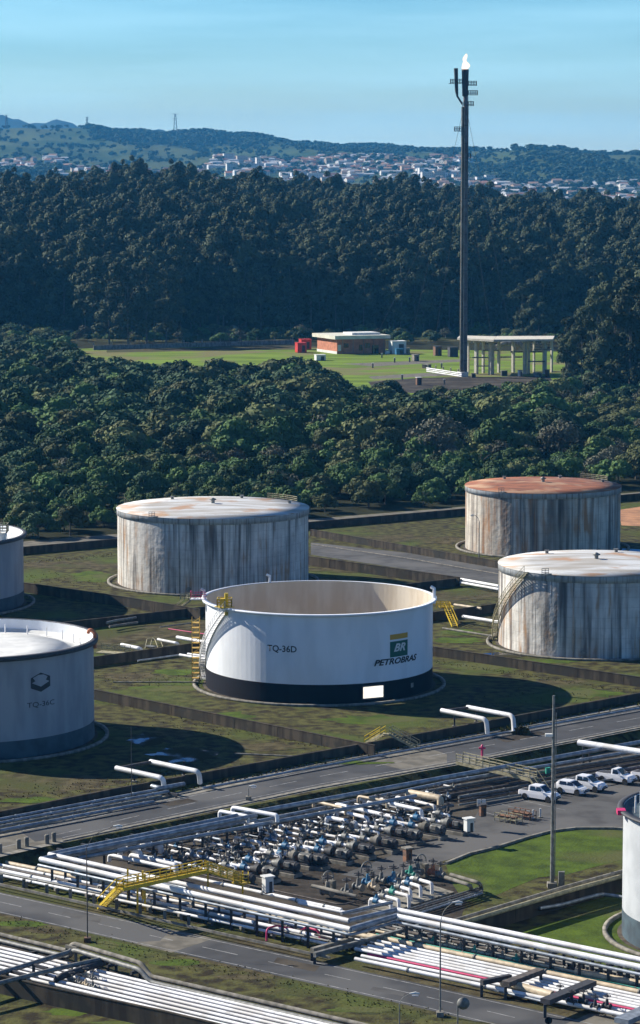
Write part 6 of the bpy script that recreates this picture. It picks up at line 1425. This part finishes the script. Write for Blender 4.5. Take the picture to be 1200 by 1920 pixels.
cabin(905, 1531, .8, .5, 1.3, M['rustm'], 'brown box under the two white notice plates beside the lot', 'cabinet', 'cabinet', 'steel', .5)
for k, x in enumerate((898, 907)):
    p = Y(x, 1528); t = thing('notice_plate', 'small white notice plate on a post by the parking lot, %s of two' % ('left', 'right')[k], 'sign', p); part(MB().beam(p, p + Vector((0, 0, 1.6)), .08, .08), 'post', M['steel'], t); part(MB().box(p + Vector((0, 0, 1.6)), (.5, .06, .9), .2), 'plate', M['wwall'], t)
# fire hydrant by the upper road, red
p = W(904, 1420); t = thing('hydrant', 'magenta-red hydrant standard at the upper road near the footbridge', 'hydrant', p); part(MB().tube([p, p + Vector((0, 0, 1.6))], .16, 10), 'barrel', M['pink'], t); part(MB().tube([p + Vector((-.45, 0, 1.3)), p + Vector((.45, 0, 1.3))], .14, 8), 'outlet', M['pink'], t); part(MB().tube([p + Vector((0, 0, 1.6)), p + Vector((0, 0, 1.8))], [.22, .08], 10), 'cap', M['pink'], t)
p = Y(1027, 1456); t = thing('green_drum', 'small green drum standing beside the footbridge stair', 'drum', p); part(MB().tube([p, p + Vector((0, 0, 1.2))], .35, 14), 'barrel', M['teal'], t); part(MB().tube([p + Vector((0, 0, 1.2)), p + Vector((0, 0, 1.26))], .37, 14), 'lid', M['teal'], t)
# cable reel trolley / scrap frames on the lot
def scrap(x, y, m, label, n_=5):
    p = Y(x, y); t = thing('pipe_cradle', label, 'cradle', p); mb = MB()
    for s in (-.6, .6): mb.beam(p + BX * -1.6 + AX * s + Vector((0, 0, .5)), p + BX * 1.8 + AX * s + Vector((0, 0, .5)), .12, .12); mb.beam(p + BX * -1.6 + AX * s + Vector((0, 0, 1.1)), p + BX * 1.8 + AX * s + Vector((0, 0, 1.1)), .08, .08)
    for k in range(n_): q = p + BX * (-1.6 + 3.4 * k / (n_ - 1)); mb.beam(q - AX * .6 + Vector((0, 0, .5)), q + AX * .6 + Vector((0, 0, .5)), .1, .1); [mb.beam(q + AX * s, q + AX * s + Vector((0, 0, 1.1)), .1, .1) for s in (-.6, .6)]
    part(mb, 'frame', M[m], t)
    for k in range(3): part(MB().tube([p + BX * -1.3 + AX * (-.3 + .3 * k) + Vector((0, 0, .72)), p + BX * 1.3 + AX * (-.3 + .3 * k) + Vector((0, 0, .72))], .13, 8), 'loaded_tube', M['rustm'], t)
scrap(952, 1541, 'ygrey', 'yellowish steel cradle with rusty tubes lying on the parking lot'); scrap(978, 1534, 'rustm', 'dark rusty cradle beside the yellowish one on the parking lot')
for k, x in enumerate((999, 1013)):
    p = Y(x, 1536 - k * 3); t = thing('short_post', 'short white post beside the rusty cradle, %s one' % ('left', 'right')[k], 'post', p); part(MB().beam(p, p + Vector((0, 0, 1.2)), .2, .2), 'shaft', M['wwall'], t); part(MB().box(p + Vector((0, 0, .05)), (.5, .5, .1)), 'foot', M['conc'], t)
p = W(165, 1250); 
# vehicles ------------------------------------------------------------
def car(kind):
    """local x forward, origin on the ground at the centre"""
    t = thing('parked_pickup' if kind != 'hatch' else 'parked_car', '', 'car', (0, 0, 0)); L = 5.1 if kind != 'hatch' else 4.2; hw = .90; hl = L / 2
    def loft(secs, nm, m, par=t):
        mb = MB(); vs = []; q = .5 if nm == 'cabin' else 0
        for (x, w0, w1, z0, z1) in secs:          # bottom half-width, top half-width
            vs += [(x, -w0, z0), (x, -w0 + (w0 - w1) * q, z0 + (z1 - z0) * .55), (x, -w1, z1), (x, w1, z1), (x, w0 - (w0 - w1) * q, z0 + (z1 - z0) * .55), (x, w0, z0)]
        n = len(secs); fs = [(i * 6 + k, i * 6 + (k + 1) % 6, (i + 1) * 6 + (k + 1) % 6, (i + 1) * 6 + k) for i in range(n - 1) for k in range(6)]
        mb.add(vs, fs, False); mb.add(vs[:6], [(5, 4, 3, 2, 1, 0)]); mb.add(vs[-6:], [(0, 1, 2, 3, 4, 5)]); return part(mb, nm, m, par)
    if kind == 'hatch':
        loft([(-hl, .72, .62, .35, .85), (-hl + .15, .86, .78, .28, .98), (-1.2, .88, .82, .25, .98), (.9, .88, .82, .25, .96), (hl - .5, .86, .76, .27, .82), (hl, .70, .58, .33, .62)], 'body', M['carp'])
        cb = loft([(-hl + .1, .74, .60, .95, 1.05), (-1.5, .78, .62, .95, 1.46), (.1, .78, .62, .95, 1.48), (1.15, .76, .66, .92, .97)], 'cabin', M['carp'])
        gx = [(-1.35, -.35), (-.25, .55)]; front = ((.25, 1.42), (1.12, .98)); rear = ((-1.62, 1.4), (-1.98, 1.04))
    else:
        loft([(-hl, .84, .80, .42, 1.0), (-hl + .12, .90, .86, .36, 1.04), (-.9, .90, .86, .34, 1.04), (-.85, .90, .86, .34, 1.06), (1.0, .90, .86, .32, 1.05), (hl - .5, .88, .78, .34, .98), (hl, .76, .62, .40, .72)], 'body', M['carp'])
        x0 = -1.15 if kind == 'double' else -.35
        cb = loft([(x0, .80, .66, 1.02, 1.62), (x0 + .1, .82, .68, 1.02, 1.66), (.35, .80, .66, 1.02, 1.67), (1.25, .78, .70, 1.0, 1.08)], 'cabin', M['carp'])
        part(MB().box(((-hl + x0) / 2 + .05, 0, 1.055), (x0 + hl - .35, 1.45, .02)), 'load_bed', M['steel'], t)
        gx = [(-.95, -.2), (-.1, .6)] if kind == 'double' else [(-.15, .6)]; front = ((.45, 1.6), (1.2, 1.1)); rear = ((x0 - .01, 1.56), (x0 - .02, 1.14))
    ztop = 1.40 if kind == 'hatch' else 1.58; zb = 1.03 if kind == 'hatch' else 1.12
    for s in (-1, 1):
        for (xa, xb) in gx:
            w0, w1 = (.775, .655) if kind == 'hatch' else (.80, .70)
            mb = MB(); v = [(xa, s * w0 * 1.02, zb), (xb + .12, s * w0 * 1.02, zb), (xb - .08, s * (w1 + .015), ztop), (xa + .04, s * (w1 + .015), ztop)]; mb.add(v, [(0, 1, 2, 3) if s < 0 else (3, 2, 1, 0)]); part(mb, 'side_window', M['glass'], cb)
    for (top, bot), nm in ((front, 'windscreen'), (rear, 'rear_window')):
        mb = MB(); sx = .02 if nm[0] == 'w' else -.02; v = [(bot[0] + sx, -.68, bot[1] + .015), (bot[0] + sx, .68, bot[1] + .015), (top[0] + sx, .58, top[1] + .015), (top[0] + sx, -.58, top[1] + .015)]; mb.add(v, [(0, 1, 2, 3) if nm[0] == 'w' else (3, 2, 1, 0)]); part(mb, nm, M['glass'], cb)
    wx = hl - .85
    for x in (-wx + .1, wx):
        for s in (-1, 1):
            w = part(MB().tube([(x, s * .70, .37), (x, s * .95, .37)], .38, 18), 'wheel', M['rubber'], t); part(MB().tube([(x, s * .92, .36), (x, s * .945, .36)], .21, 12), 'rim', M['alu'], w)
    for s in (-1, 1):
        part(MB().box((hl - .22, s * .62, .74 if kind != 'hatch' else .66), (.3, .32, .16)), 'headlight', M['lamp'], t); part(MB().box((-hl + .02, s * .74, .85), (.08, .14, .3)), 'tail_light', M['red'], t); part(MB().box((.85, s * .98, 1.12 if kind != 'hatch' else 1.02), (.14, .18, .14)), 'mirror', M['carp'], t)
    part(MB().box((hl - .02, 0, .48), (.12, 1.3, .16)), 'front_bumper', M['steel'], t); part(MB().box((hl + .0, 0, .66), (.06, .8, .12)), 'grille', M['steel'], t); part(MB().box((-hl - .02, 0, .5), (.12, 1.5, .16)), 'rear_bumper', M['steel'], t)
    return t
ca = aB + .10
cars = [('double', 1012, 1500, 'white double-cab pickup nearest the mast, front-left of the parked row'), ('hatch', 1072, 1488, 'white hatchback car just right of the mast in the parked row'), ('double', 1100, 1481, 'white pickup half hidden behind the hatchback car'), ('single', 1156, 1467, 'white single-cab pickup parked by itself towards the right edge'), ('single', 1222, 1466, 'white vehicle cut by the right edge beside the single-cab pickup')]
cp = {}
for kind, x, y, lb_ in cars:
    p = Y(x, y, .012)
    if kind not in cp: cp[kind] = r = car(kind); r.location = p; r.rotation_euler = (0, 0, ca); tag(r, lb_, group='white vehicles on the parking lot')
    else: r = dup(cp[kind], p, ca, 1.0, lb_, 'white vehicles on the parking lot')
    r.scale = (1.08, 1.08, 1.2)
# small weeds and rubble beside kerbs: ground cover
rG = random.Random(9); mb = MB()
def tuft(p, s):
    for k in range(5):
        a = rG.uniform(0, 6.28); d = Vector((math.cos(a), math.sin(a), 0)) * s * .5; n = Vector((-d.y, d.x, 0)) * .9
        mb.add([p - n, p + n, p + d + Vector((0, 0, s * rG.uniform(.5, 1)))], [(0, 1, 2)])
def along(a, b, z, n, spread, smin=.08, smax=.22):
    A_, B_ = W(*a, z), W(*b, z)
    for k in range(n): q = A_.lerp(B_, rG.random()) + Vector((rG.gauss(0, spread), rG.gauss(0, spread), 0)); tuft(q, rG.uniform(smin, smax))
along((0, 1725), (820, 1910), ZY, 500, 1.1); along((180, 1312), (700, 1415), 0, 300, .6); along((45, 1055), (220, 1040), 0, 120, 1.2); along((815, 1240), (1200, 1300), 0, 260, .8); along((0, 1545), (1200, 1318), 0, 350, .5, .2, .5)
along((850, 1330), (1100, 1300), 0, 200, 4.0); along((50, 1080), (220, 1100), 0, 200, 4); along((200, 1275), (380, 1280), 0, 250, 3.5); along((300, 1350), (660, 1400), 0, 300, 3); along((620, 1012), (860, 1012), 0, 200, 3); along((0, 1500), (400, 1440), 0, 350, 3)
along((980, 373 + 1000), (960, 1375), 0, 40, .8, .6, 1.4)
tag(mb.build('weeds', mat('weed_leaves', (.09, .10, .03), .9, color2=(.10, .075, .03), scale=.3, spec=.1)), 'scattered tufts of rough weeds on the banks and in the tank compounds', 'weeds', kind='stuff')

# ================================================================== AIR
def haze():
    m = bpy.data.materials.new('haze'); m.use_nodes = True; nt = m.node_tree; nt.nodes.clear()
    o = nt.nodes.new('ShaderNodeOutputMaterial'); v = nt.nodes.new('ShaderNodeVolumePrincipled')
    v.inputs['Color'].default_value = (0.10, 0.50, 1.0, 1); v.inputs['Density'].default_value = 0.000047; v.inputs['Anisotropy'].default_value = 0.0
    nt.links.new(v.outputs[0], o.inputs['Volume'])
    mb = MB().box((0, 6600, 136), (6400, 13600, 286)); tag(mb.build('haze', m), kind='stuff')
haze()
